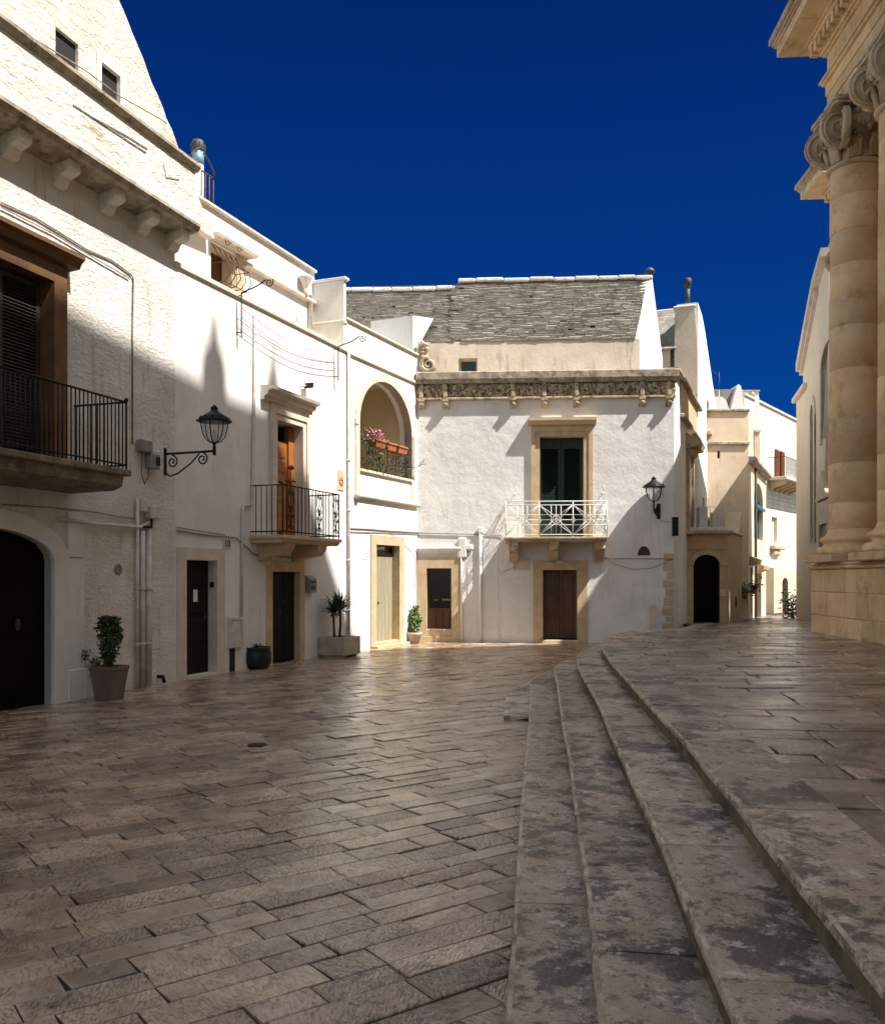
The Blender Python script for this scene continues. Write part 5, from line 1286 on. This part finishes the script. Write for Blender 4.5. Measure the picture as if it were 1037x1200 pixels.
def entablature(fr, root, u0, u1, z0, s=1.0, dent=True, depth=1.6):
    """layers from architrave to gutter; every layer projects past the far end as much as past the face"""
    lay = [(-.33, -.005, -.02, 'church'), (0, .22, .0, 'church'), (.22, .46, .03, 'church'), (.46, .52, .09, 'church'), (.52, .57, .14, 'church'), (.57, 1.08, .0, 'church'),
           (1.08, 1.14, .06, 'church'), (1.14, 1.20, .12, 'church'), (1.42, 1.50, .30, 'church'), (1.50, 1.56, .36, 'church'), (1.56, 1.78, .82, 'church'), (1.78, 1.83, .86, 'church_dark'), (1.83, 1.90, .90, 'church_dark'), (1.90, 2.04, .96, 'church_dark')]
    a, d = MB(), MB()
    for b0, b1, o, m in lay:
        t = a if m == 'church' else d; uu = u0-o*s
        while uu < u1:
            l = min(R.uniform(1.0, 1.7), u1-uu)
            if u1-uu-l < .3: l = u1-uu
            t.box(uu+.003, uu+l-.003, .15-o*s+R.uniform(-.004, .004), .15+depth, z0+b0*s+.001, z0+b1*s-.001, .008); uu += l
    a.box(u0-.14*s, u1, .15-.14*s, .15+depth, z0+1.20*s, z0+1.42*s)
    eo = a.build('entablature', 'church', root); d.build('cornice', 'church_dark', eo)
    q = MB(); u = u0-.27*s
    while u < u1: q.box(u, u+.15*s, .15-.28*s, .15-.10*s, z0+1.215*s, z0+1.415*s, .006); u += .25*s
    for k in range(int((1.6)/.25)): q.box(u0-.28*s, u0-.10*s, .15+k*.25*s, .30+k*.25*s, z0+1.215*s, z0+1.415*s, .006)
    q.build('dentil_band', 'church', eo)
ue_ = FX.u(969, -.15)
entablature(FX, K, ue_, 7.0, 12.02)
bd = MB(); bd.box(.45, 36, 1.45, 13, .3, 12.9); bd.box(.25, 8, 1.2, 1.46, 2.1, 12.0); bd.box(7.0, 36, .3, 1.46, .3, 12.9)
bd.build('front_wall', 'church', K)
# pilaster behind the columns
pl = MB(); pl.box(ue_+.1, ue_+1.0, 1.0, 1.3, 2.1, 11.9, .01); pl.build('pilaster', 'church', K)
# side body further on, with the same cornice
FX2 = Frame((10.85, 25.0), aX)
tw_ = MB(); tw_.box(0.0, 1.0, .15, 6, .2, 11.4); tw_.box(1.005, 5.6, .85, 6, .2, 13.25); refit(tw_.build('side_wall', 'church', None), FX2, K)  # second box unseen, height set so its edge shades the corner house
hold = bpy.data.objects.new('side_entablature', None)
tmp = FX2.thing('side_entablature', '', '')
for kk in ('label', 'category'): 
    if kk in tmp: del tmp[kk]
u2 = FX2.u(971, -.0)
entablature(FX2, tmp, .0, 1.0, 11.25, .92, depth=5)
e2 = [o for o in tmp.children if o.name.startswith('entablature')][0]
e2.name = 'side_entablature_stone'; bpy.data.objects.remove(hold)
refit(e2, FX2, K); bpy.data.objects.remove(tmp)
e2.name = 'side_entablature'
cp = MB(); capital(cp, .35, .75, 10.0, 11.22, .52); refit(cp.build('side_capital', 'church_dark', None), FX2, K)
# unseen upper church mass, outline shaped to throw its shadow, and the pinnacles
FW = Frame((0, 0), 0)
ZN = 30.0
NP = [(8.9, 4.2), (9.09, 4.66), (9.56, 5.81), (10.61, 8.29), (10.9, 8.87), (11.21, 9.47), (11.75, 10.7), (11.9, 11.4), (15.37, 12.69), (16.46, 13.0), (22.3, 15.5), (40, 15.5), (40, -30), (8.9, -30)]
nv = MB(); nv.prism(NP, 'z', 12.8, ZN); nv.prism([(24, 15), (24, 18.5), (40, 18.5), (40, 15)], 'z', .3, 24); refit(nv.build('shadow_mass', 'church', None), FW, K)  # out of view, added to cast the shadow edge on the house fronts
def pinnacle(x, y, z, h, r):
    m_ = MB(); m_.lathe([(r, 0), (r*1.1, h*.04), (r*.75, h*.08), (r*.8, h*.14), (r*1.05, h*.26), (r*.95, h*.38), (r*.5, h*.55), (r*.28, h*.66), (r*.22, h*.8), (.01, h)], (x, y, z), 16); refit(m_.build('pinnacle', 'church', None), FW, K)
pinnacle(11.1, 9.2, ZN-.25, 1.78, .36); pinnacle(11.72, 11.15, ZN-.35, 1.55, .25)

# ================================================================ chapel beyond the church
FL = Frame((.3948*34, 34), -(PI/2+math.radians(14.4)))
Lc = FL.thing('chapel', 'plain cream chapel wall with a lancet window and gable cornice behind the big columns', 'chapel')
z1 = FL.z(935, 468); ub = FL.u(941); z2 = FL.z(941, 430); upk = FL.u(959); zpk = FL.z(959, 334); ue2 = 7.2
lanc = [FL.u(951), FL.u(954.5), FL.z(952, 633), FL.z(952, 490), FL.z(952, 475)]
big = [FL.u(963.5), FL.u(972)+1.6, FL.z(964, 516), FL.z(966, 430), FL.z(968, 405)]
dor = [FL.u(961.5), FL.u(971), .1, FL.z(966, 614)]
w = MB(); w.panel([(0, -.2), (ue2, -.2), (ue2, zpk+.4), (upk, zpk), (ub, z2), (ub, z1), (0, z1)], [arch(*lanc, 10), arch(*big, 12), rect(*dor)], .3, 3.0); w.build('wall', 'chapel', Lc)
c = MB(); c.box(-.12, ub+1.0, -.16, .2, z1-.04, z1+.14, .03); sl3 = (zpk-z2)/(upk-ub)
dz = .26
c.prism([(ub-.25, z2-.1-.25*sl3*.0), (ub-.25, z2+.18), (upk, zpk+.16), (upk, zpk-.12), (ub, z2-.1)], 'y', -.22, .1); c.prism([(ub-.12, z2-.28), (ub-.12, z2-.1), (upk, zpk-.122), (upk, zpk-.28)], 'y', -.12, .1)
c.prism([(upk+.003, zpk-.1), (upk+.003, zpk+.16), (ue2, zpk+.56), (ue2, zpk+.3)], 'y', -.22, .1)
c.build('cornice', 'trim_pale', Lc)
for q, nm_ in ((lanc, 'window'), (big, 'window')):
    s_ = MB(); wd = .30
    ia = arch(*q, 12); oa = arch(q[0]-wd, q[1]+wd, q[2]-.1, q[3], q[4]+wd, 12)
    for k in range(1, len(ia)-1): s_.prism([ia[k], oa[k], oa[k+1], ia[k+1]], 'y', -.06, .05)
    s_.box(q[0]-wd, q[0], -.06, .05, q[2]-.1, q[3], .01); s_.box(q[1], q[1]+wd, -.06, .05, q[2]-.1, q[3], .01)
    wn = s_.build(nm_, 'trim_pale', Lc)
    g_ = MB(); g_.box(q[0]-.05, q[1]+.05, .26, .28, q[2]-.05, q[4]+.05); g_.build('pane', 'glass', wn)
pn = MB(); u0, u1 = dor[0]-.3, dor[1]+.3; zt = dor[3]
pn.prism([(u0, zt+.75), (u1, zt+.75), ((u0+u1)/2, zt+1.65)], 'y', -.12, .05); pn.box(u0, dor[0], -.06, .05, -.1, zt+.7, .01); pn.box(dor[1], u1, -.06, .05, -.1, zt+.7, .01); pn.box(dor[0]+.003, dor[1]-.003, -.06, .05, zt, zt+.7)
for k in range(7):
    if k != 3: pn.box(u0+.25+k*.28, u0+.40+k*.28, -.065, -.05, zt+.25, zt+.48)
pn.build('door_surround', 'trim_pale', Lc)
dk = MB(); dk.box(dor[0]-.05, dor[1]+.05, .24, .28, -.1, zt+.05); dk.build('door', 'wood_dark', Lc)
# ================================================================ street furniture, pots and plants
# wall lanterns
u, z = FB.q(192.5, 541)
L1 = FB.thing('wall_lantern', 'large black iron lantern on a long scrolled arm on the shaded white wall', 'lantern', u, 0, z, group='black iron wall lanterns')
b = MB(); zt = FB.z(192.5, 525)-z; zb = FB.z(192.5, 557)-z; rr = 1.02
b.box(-.035, .035, -.03, .0, zb, zt, .006); za = FB.z(252, 529, 1.0)-z
b.tube([(0, -.03, za), (0, -rr, za)], .020, 6)
b.tube([(0, -.03, zb+.04), (0, -.12, zb-.02), (0, -.28, zb+.02), (0, -.55, za-.18), (0, -.72, za-.03)], .014, 6)
for cy, cz, s in ((-.17, za-.14, 1), (-.78, za-.12, -1)):
    b.tube([(0, p[1], p[2]) for p in spiral((cy, cz), .11, .02, 1.5, PI/2, 'yz', 24)], .014, 5)
b.tube([(0, -rr, za-.07), (0, -rr, za+.08)], .028, 8)
b.build('bracket', 'iron', L1); lantern(L1, 0, -rr, za+.02, FB.z(252, 474, 1.0)-FB.z(252, 527, 1.0))
u, z = FD.q(771.5, 598)
L2 = FD.thing('wall_lantern', 'smaller black lantern on a short bracket at the shaded edge of the corner house', 'lantern', u, 0, z, group='black iron wall lanterns')
b = MB(); b.box(-.05, .05, -.03, 0, -.24, .18, .02)
ox = FD.u(766, .35)-u
b.tube([(0, -.03, -.10), (0, -.14, -.18), (ox*.6, -.28, -.12), (ox, -.34, .02), (ox, -.35, .12)], .022, 6); b.tube([(0, -.03, .10), (ox*.3, -.15, .10), (ox*.7, -.24, 0), (ox, -.34, .04)], .016, 6)
b.tube([(ox*.5, p[1], p[2]) for p in spiral((-.17, -.03), .08, .02, 1.4, 0, 'yz', 18)], .012, 5)
b.build('bracket', 'iron', L2); lantern(L2, ox, -.35, .10, .80)

# house numbers, boxes, tile
u, z = FB.q(265.5, 637.5); o = FB.thing('house_number_sign', 'small dark house number 10 plate above the tall beige door frame', 'sign', u, 0, z)
b = MB(); b.box(-.13, .13, -.012, 0, -.10, .10, .004); pl = b.build('plate', 'box_white', o); lettering('10', .19, 'sign_ink', o, (0, -.014, 0))
u, z = FC.q(428, 650); o = FC.thing('house_number_sign', 'pale house number 12 plate beside the grey green door', 'sign', u, 0, z)
b = MB(); b.box(-.09, .09, -.012, 0, -.11, .11, .004); b.build('plate', 'sign_white', o); lettering('12', .15, 'box_grey', o, (0, -.014, 0))
u, z = FB.q(361.5, 685); o = FB.thing('mailbox', 'grey metal mailbox on the wall right of the double dark door', 'mailbox', u, 0, z)
b = MB(); b.prism([(0, -.18), (-.12, -.18), (-.12, .12), (-.02, .20), (0, .20)], 'x', -.15, .15); bo = b.build('body', 'box_grey', o)
b = MB(); b.box(-.11, .11, -.13, -.12, .03, .07); b.box(-.10, .10, -.128, -.12, -.12, -.02, .004); b.build('flap', 'steel', o)
u, z = FB.q(274.5, 741); o = FB.thing('meter_cabinet', 'off white utility meter cabinet low on the wall between the two dark doors', 'meter cabinet', u, 0, z)
b = MB(); b.prism(frame_poly(-.17, .17, -.24, .24, .05), 'y', -.06, 0); b.box(-.22, .22, -.06, 0, -.29, -.24); b.build('frame', 'box_white', o)
b = MB(); b.box(-.165, .165, -.045, 0, -.235, .235, .006); b.box(-.14, -.10, -.06, -.04, -.01, .03); b.build('door', 'box_white', o)
b = MB(); b.box(-.16, .02, -.006, .01, -.80, -.30); b.build('pipe_slot', 'dark', o)  # flat sheet on the wall, slot's shade painted, no recess
u, z = FB.q(309.5, 657.5); o = FB.thing('junction_box', 'tiny white junction box at the top left of the double door frame', 'junction box', u, 0, z)
b = MB(); b.box(-.10, .10, -.09, 0, -.08, .08, .012); b.build('body', 'box_white', o); b = MB(); b.box(-.08, .08, -.1, -.09, -.06, .06, .004); b.build('lid', 'box_white', o)
u, z = FA.q(165, 523); o = FA.thing('electric_box', 'upper grey electric box right of the shuttered balcony', 'electric box', u, 0, z, group='electric boxes by the drainpipes')
b = MB(); b.box(-.14, .14, -.14, 0, -.10, .10, .02); b.build('body', 'box_grey', o); b = MB(); b.tube([(-.05, -.06, -.10), (-.08, -.07, -.45), (.02, -.06, -.62), (.12, -.06, -.48), (.14, -.05, -.3)], .010, 5); b.build('cable', 'wire', o)
u, z = FA.q(175, 540); o = FA.thing('electric_box', 'lower grey meter box just left of the lantern bracket', 'electric box', u, 0, z, group='electric boxes by the drainpipes')
b = MB(); b.box(-.13, .13, -.12, 0, -.13, .11, .01); b.build('body', 'box_grey', o); b = MB(); b.box(.02, .12, -.13, -.12, -.08, .06); b.build('display', 'iron', o)
u, z = FA.q(174, 600); o = FA.thing('gas_meter_box', 'white gas meter box at the top of the drainpipes', 'meter box', u, 0, z)
b = MB(); b.box(-.13, .13, -.16, 0, -.12, .10, .02); b.box(-.32, -.16, -.12, 0, -.02, .20, .02); b.build('body', 'box_white', o); b = MB(); b.tube([(-.05, -.1, -.12), (-.05, -.1, -.26), (-.25, -.08, -.26)], .022, 6); b.build('pipe', 'iron', o)
u, z = FB.q(399, 563); o = FB.thing('majolica_tile', 'orange flower majolica tile on the wall beside the iron balcony', 'tile', u, 0, z)
b = MB(); b.box(-.14, .14, -.02, 0, -.24, .24, .006); b.build('tile_panel', 'trim', o)
b = MB()
for k in range(7): b.blob((.0+.07*math.cos(k*.9), -.02, -.03+.07*math.sin(k*.9)), .05, .012, .05, 7, 4)
b.build('flower_relief', 'terracotta', o)
u, z = FB.q(355, 453); o = FB.thing('floodlight', 'small dark floodlight above the hood of the balcony door', 'floodlight', u, 0, z)
b = MB(); b.tube([(-.12, 0, -.02), (-.06, -.12, 0)], .02, 6); b.build('arm', 'trim_pale', o); b = MB(); b.prism([(-.10, -.07), (.10, -.02), (.13, .10), (-.06, .06)], 'y', -.20, -.08); b.build('lamp_body', 'iron', o)

# clothes line between two scrolled brackets
def line_bracket(name, label, fr, px, py0, py1, u_off):
    u = fr.u(px, .12); o = fr.thing(name, label, 'clothes line bracket', u, 0, fr.z(px, py1, .12), group='iron clothes line brackets')
    h = fr.z(px, py0, .12)-fr.z(px, py1, .12); b = MB(); b.tube([(0, -.12, 0), (0, -.12, h)], .014, 5); b.tube([(0, 0, h-.05), (0, -.12, h-.05)], .012, 5); b.tube([(0, 0, .1), (0, -.12, .1)], .012, 5); b.build('rod', 'iron', o)
    a = MB(); a.tube([(0, -.12, h)]+[(0, -.12-.55*t, h+.03+.16*t*t) for t in (.25, .5, .75, 1)], .015, 5); a.tube([(0, p[1], p[2]) for p in spiral((-.74, h+.13), .09, .02, 1.3, PI/2+.9, 'yz', 16)], .012, 5); a.build('scroll_arm', 'iron', o); return o
line_bracket('line_bracket', 'black scrolled iron bracket at the left end of the clothes lines', FB, 283, 343, 395, 0)
line_bracket('line_bracket', 'black scrolled iron bracket at the right end of the clothes lines near the pier', FB, 396.5, 406, 446, 0)
o = FB.thing('clothes_line', 'three thin slack clothes lines across the top of the white wall', 'clothes line', FB.u(283, .12), 0, FB.z(283, 390, .12))
for (pa, pc) in (((283.5, 361), (396.5, 416)), ((283.5, 372), (397, 425)), ((283.5, 380), (397, 432))):
    A_, C_ = FB.q(*pa, .12), FB.q(*pc, .12); b = MB()
    b.tube([((A_[0]+(C_[0]-A_[0])*t)-FB.u(283, .12), -.12, A_[1]+(C_[1]-A_[1])*t-.22*math.sin(PI*t)-FB.z(283, 390, .12)) for t in [k/14 for k in range(15)]], .006, 4); b.build('line', 'wire', o)
# chimney pipe and roof railing on house B
pc = -2.2; q = FB.q(232, 250, pc); o = FB.thing('chimney_pipe', 'white chimney pipe with a faded blue band and dark cowl beside the stone parapet', 'chimney', q[0], pc, q[1]-.6)
H_ = FB.z(232, 160, pc)-q[1]+.6; b = MB(); b.tube([(0, 0, 0), (0, 0, H_-.62)], .12, 14); b.tube([(0, 0, H_-1.5), (0, 0, H_-1.46)], .14, 14); b.build('pipe', 'plaster', o)
b = MB(); b.tube([(0, 0, H_-.62), (0, 0, H_-.34)], .128, 14); b.build('band', 'blue_band', o)
b = MB(); b.lathe([(.11, 0), (.15, .06), (.155, .18), (.12, .27), (.04, .30)], (0, 0, H_-.36), 14)
for k in range(10): b.tube([(.152*math.cos(k*.628), .152*math.sin(k*.628), H_-.32), (.152*math.cos(k*.628+.3), .152*math.sin(k*.628+.3), H_-.16)], .014, 4)
b.build('cowl', 'steel', o)
pr = -.9; q = FB.q(243, 243, pr); o = FB.thing('roof_railing', 'short rusty roof railing with a curved top beside the chimney pipe', 'railing', q[0], pr, q[1]-.2)
b = MB(); h = FB.z(243, 207, pr)-q[1]+.25; l0 = FB.u(236, pr)-q[0]; l1 = FB.u(250, pr)-q[0]
for k in range(4): b.tube([(l0+(l1-l0)*k/3, 0, -.2), (l0+(l1-l0)*k/3, 0, h)], .016, 5)
b.tube([(l0, 0, h), (l1, 0, h)], .02, 5); b.tube([(l0, 0, h*.35), (l1, 0, h*.35)], .014, 5)
b.tube([(l0+(l1-l0)*t, -.05, h+.32*math.cos(t*1.45)) for t in [k/8 for k in range(9)]], .018, 5); b.tube([(l0-.4+.4*t, -.03, h+.1+.32*math.sin(t*1.57)) for t in [k/6 for k in range(7)]], .016, 5); b.build('bars', 'rust', o)

# planters and plants
GW = Frame((0, 0), 0)
def at_ground(px, py, ang, name, label, cat, group=None):
    x, y = gnd(px, py); o = bpy.data.objects.new(name, None); COL.objects.link(o); o.location = (x, y, 0); o.rotation_euler = (0, 0, ang); return tag(o, label, cat, group)
o = at_ground(128, 820, FA.a, 'tall_planter', 'tall tapered taupe planter standing beside the dark portal', 'planter')
def sq_ring(w, d, z): return [(-w, -d, z), (w, -d, z), (w, d, z), (-w, d, z)]
b = MB(); vs = []
for w_, z in ((.140, 0), (.190, .43), (.200, .45), (.200, .50), (.175, .50), (.168, .42)): vs += sq_ring(w_, w_, z)
b.add(vs, [(4*k+i, 4*k+(i+1) % 4, 4*k+4+(i+1) % 4, 4*k+4+i) for k in range(5) for i in range(4)]+[(0, 1, 2, 3)]); b.build('pot', 'planter_brown', o)
b = MB(); b.box(-.167, .167, -.167, .167, .40, .45); b.build('soil', 'soil', o)
p = at_ground(128, 820, FA.a, 'potted_shrub', 'dense dark green shrub growing in the tall taupe planter', 'shrub'); p.location.z = .45
b = MB(); 
for k in range(5): b.tube([(R.uniform(-.06, .06), R.uniform(-.06, .06), -.04), (R.uniform(-.08, .08), R.uniform(-.08, .08), .18), (R.uniform(-.14, .14), R.uniform(-.14, .14), .42)], [.014, .010, .006], 5)
b.build('stem', 'stem', p)
b = MB(); cl = [(0, 0, .14, .09), (-.02, 0, .24, .13), (.03, .02, .34, .15), (-.05, -.02, .42, .15), (.05, .0, .52, .17), (.13, .0, .44, .10), (.15, 0, .56, .08), (-.10, .03, .60, .11), (.04, 0, .66, .12), (-.12, 0, .72, .06), (.12, 0, .70, .07)]
def pick():
    c = R.choice(cl); v = Vector((R.gauss(0, 1), R.gauss(0, 1), R.gauss(0, 1))).normalized()*c[3]*R.random()**.35; return (c[0]+v.x, c[1]+v.y, c[2]+v.z)
leaf_cloud(b, pick, 2300, .055, .55); b.build('foliage', 'leaf', p)
v = at_ground(120, 818, FA.a, 'wall_vine', 'small dark weed clump between the portal and the tall planter', 'plant'); u, z = FA.q(94, 767); v.location = FA.w(u, .03, z)
b = MB()
for cx_, cz_, r_, nn in ((0, 0, .07, 60), (.30, -.18, .11, 150)): leaf_cloud(b, lambda: (cx_+R.gauss(0, r_*.5), R.gauss(-.03, .03), cz_+R.gauss(0, r_*.6)), nn, .05)
b.build('foliage', 'leaf', v)
b = MB(); b.tube([(0, 0, 0), (.1, 0, -.05), (.2, -.01, -.14), (.30, -.02, -.25), (.32, -.02, -.5)], .008, 5); b.build('stem', 'stem', v)
o = at_ground(301, 783, FB.a, 'round_pot', 'low round black pot beside the double dark door', 'pot')
b = MB(); b.lathe([(.16, 0), (.24, .02), (.29, .14), (.29, .30), (.26, .38), (.28, .40), (.28, .42), (.24, .42), (.23, .36), (.001, .36)], (0, 0, 0), 28); b.build('pot', 'planter_black', o)
b = MB(); b.lathe([(.235, .372), (.001, .378)], (0, 0, 0), 20); b.build('soil', 'soil', o)
p = at_ground(301, 783, FB.a, 'small_agave', 'tiny spiky agave in the low round black pot', 'agave'); p.location.z = .37
b = MB()
for k in range(18): arc_leaf(b, (0, 0, 0), k*2.4, .5+.55*(k/18), R.uniform(.16, .24), .022, .35)
b.build('foliage', 'agave', p)
# yucca trough
ut = FB.u(404, .70); o = FB.thing('stone_trough', 'square stone trough at the end of the shade near the corner', 'planter', ut, .70, 0)
b = MB(); W_, D_, H_ = .78, .66, .46
for x0, x1, y0, y1 in ((0, W_, 0, .07), (0, W_, D_-.07, D_), (0, .07, .072, D_-.072), (W_-.07, W_, .072, D_-.072)): b.box(x0, x1, y0, y1, .05, H_, .012)
b.box(.08, W_-.08, .08, D_-.08, .05, .12); b.box(.06, .18, .06, .6, -.01, .05); b.box(W_-.18, W_-.06, .06, .6, -.01, .05); b.build('trough', 'concrete', o)
b = MB(); b.box(.069, W_-.069, .069, D_-.069, .3, H_-.05); b.build('soil', 'soil', o)
p = FB.thing('yucca', 'two stemmed yucca with spiky dark rosettes in the stone trough', 'yucca', ut, .70, H_-.06)
b = MB(); heads = [((.22, .38, 0), (.16, .36, .28), (.14, .36, .60)), ((.42, .36, 0), (.44, .34, .3), (.42, .34, .66))]
for h in heads: b.tube(h, [.035, .028, .03], 7)
b.build('stem', 'stem', p)
b = MB()
for h in heads:
    for k in range(46): arc_leaf(b, h[2], k*2.4+R.random(), R.uniform(-.25, 1.35), R.uniform(.36, .56), .036, R.uniform(.1, .5))
b.build('foliage', 'agave', p)
# terracotta pot with leafy plant by the glazed door
q = gnd(486.5, 751); gp = bpy.data.objects.new('terracotta_pot', None); COL.objects.link(gp); gp.location = (-.78, 24.55, 0); tag(gp, 'weathered terracotta pot on the ground in the corner left of the glazed door', 'pot')
b = MB(); b.lathe([(.13, 0), (.20, .22), (.22, .24), (.22, .30), (.19, .30), (.18, .24), (.001, .24)], (0, 0, 0), 24); b.build('pot', 'concrete', gp); b = MB(); b.lathe([(.182, .26), (.001, .265)], (0, 0, 0), 16); b.build('soil', 'soil', gp)
pl = bpy.data.objects.new('leafy_plant', None); COL.objects.link(pl); pl.location = (-.78, 24.55, .26); tag(pl, 'bright green leafy plant in the terracotta pot left of the glazed door', 'plant')
b = MB(); b.tube([(0, 0, -.05), (.02, 0, .3), (0, 0, .62)], [.012, .009, .006], 5); b.build('stem', 'stem', pl)
b = MB(); cl2 = [(0, 0, .12, .12), (.03, 0, .32, .17), (-.04, 0, .48, .17), (.03, 0, .62, .12), (.12, 0, .36, .09)]
def pick2():
    c = R.choice(cl2); w_ = Vector((R.gauss(0, 1), R.gauss(0, 1), R.gauss(0, 1))).normalized()*c[3]*R.random()**.4; return (c[0]+w_.x, c[1]+w_.y, c[2]+w_.z)
leaf_cloud(b, pick2, 420, .10, .6); b.build('foliage', 'leaf_light', pl)

# flower boxes and plants in the loggia
a_, b_l = lo_[0], lo_[1]; rzL = FC.z(421, 517, 0)
for k, lab in enumerate(('orange terracotta flower box with pink blossoms at the left of the loggia rail', 'middle empty terracotta flower box on the loggia rail', 'right empty terracotta flower box on the loggia rail')):
    o = FC.thing('flower_box', lab, 'flower box', a_+1.05+k*.62, -.10, rzL-.02, group='terracotta flower boxes on the loggia rail')
    b = MB(); b.prism([(-.13, .0), (.13, .0), (.17, .17), (-.17, .17)], 'x', -.24, .24); b.box(-.26, .26, -.185, .185, .14, .19, .01); b.build('box', 'terracotta', o)
    s = MB(); s.box(-.22, .22, -.14, .14, .17, .195); s.build('soil', 'soil', o)
o = FC.thing('pink_flowers', 'clump of pink flowers in the left flower box of the loggia', 'flowers', a_+1.0, -.10, rzL+.16)
b = MB(); leaf_cloud(b, lambda: (R.gauss(0, .17), R.gauss(0, .10), abs(R.gauss(.10, .09))), 260, .07, .8); b.build('blossom', 'pink', o)
b = MB(); leaf_cloud(b, lambda: (R.gauss(-.25, .2), R.gauss(0, .10), R.gauss(-.05, .14)), 260, .08); b.build('foliage', 'leaf', o)
o = FC.thing('trailing_plant', 'dark trailing vine climbing over the loggia railing', 'vine', (a_+b_l)/2, 0, lo_[2])
b = MB(); P0 = []
for k in range(9):
    x = -1.1+k*.27; P0 += [(x+.22*math.sin(t*2+k), -.02, .05+.62*t+R.uniform(-.05, .05)) for t in (0, .2, .4, .6, .8)]
leaf_cloud(b, lambda: (lambda q: (q[0]+R.gauss(0, .06), q[1]+R.gauss(.0, .05), q[2]+R.gauss(0, .05)))(R.choice(P0)), 420, .085); b.build('foliage', 'leaf', o)
b = MB()
for k in range(5): b.tube([(-1.1+k*.5, -.02, .02), (-.9+k*.45, -.05, .25), (-1.0+k*.5, -.03, .5), (-.8+k*.45, .0, .72)], .009, 4)
b.tube([(1.05, .0, .35), (1.3, -.18, .30), (1.5, -.30, .42), (1.55, -.34, .56)], .012, 4); b.tube([(1.5, -.30, .42), (1.68, -.34, .45)], .009, 4); b.tube([(1.42, -.25, .36), (1.40, -.32, .50)], .008, 4); b.build('stem', 'iron', o)

# leaning stone post at the foot of the corner house
u = FD.u(764.5, .25); o = FD.thing('stone_post', 'short weathered stone post leaning at the foot of the corner house', 'post', u, .25, .48)
b = MB(); b.prism([(-.09, -.1), (.09, -.1), (.08, .56), (.0, .60), (-.10, .55)], 'y', -.07, .09); b.build('post', 'trim_pale', o)
# shrub and white rails at the chapel corner
x_, y_ = .391*34.5, 34.5; o = bpy.data.objects.new('dark_shrub', None); COL.objects.link(o); o.location = (x_, y_, .2); tag(o, 'dark rounded shrub at the far foot of the chapel wall', 'shrub')
b = MB(); leaf_cloud(b, lambda: (R.gauss(0, .22), R.gauss(0, .22), abs(R.gauss(.45, .28))), 500, .12); b.build('foliage', 'leaf', o)
b = MB(); b.tube([(0, 0, -.1), (0, 0, .5)], .03, 5); b.build('stem', 'stem', o)
o = bpy.data.objects.new('white_handrail', None); COL.objects.link(o); o.location = (.389*38, 38, .1); tag(o, 'white sloping handrail behind the dark shrub at the end of the lane', 'handrail')
b = MB()
for k in range(3): b.tube([(-.1, 0, 1.25-k*.22), (.45, .3, .85-k*.22)], .03, 5)
b.build('rails', 'white_iron', o); b = MB(); b.tube([(-.1, 0, -.1), (-.1, 0, 1.25)], .03, 5); b.tube([(.45, .3, -.1), (.45, .3, .85)], .03, 5); b.build('posts', 'white_iron', o)
# potted plants by the lane doors
for k, (px, yy, lab) in enumerate(((873, 33.5, 'bushy pot plant hanging by the first dark lane door'), (884, 37.6, 'small pot plant between the two dark lane doors'))):
    z_ = 1.2 if k == 0 else 1.35; x_ = (px-CX)/F*yy
    if k == 0: x_, yy = Vector(FFr.w(FFr.u(873, .12), .12))[:2]
    else: x_, yy = FG.w(FG.u(884, .15), .15)[:2]
    o = bpy.data.objects.new('hanging_plant', None); COL.objects.link(o); o.location = (x_, yy, z_); tag(o, lab, 'plant', 'pot plants along the lane')
    b = MB(); b.lathe([(.08, -.18), (.13, 0), (.001, 0)], (0, 0, 0), 12); b.build('pot', 'terracotta', o)
    b = MB(); leaf_cloud(b, lambda: (R.gauss(0, .13), R.gauss(0, .13), R.gauss(.1, .14)), 160, .11); b.build('foliage', 'leaf', o)
# drain cover in the piazza
x_, y_ = gnd(302, 873.5); o = bpy.data.objects.new('drain_cover', None); COL.objects.link(o); o.location = (x_, y_, .004); tag(o, 'small dark iron drain cover set in the piazza paving', 'drain cover')
b = MB(); b.lathe([(.001, .006), (.10, .006), (.11, 0), (.11, -.02)], (0, 0, 0), 24); b.build('cover', 'iron', o)
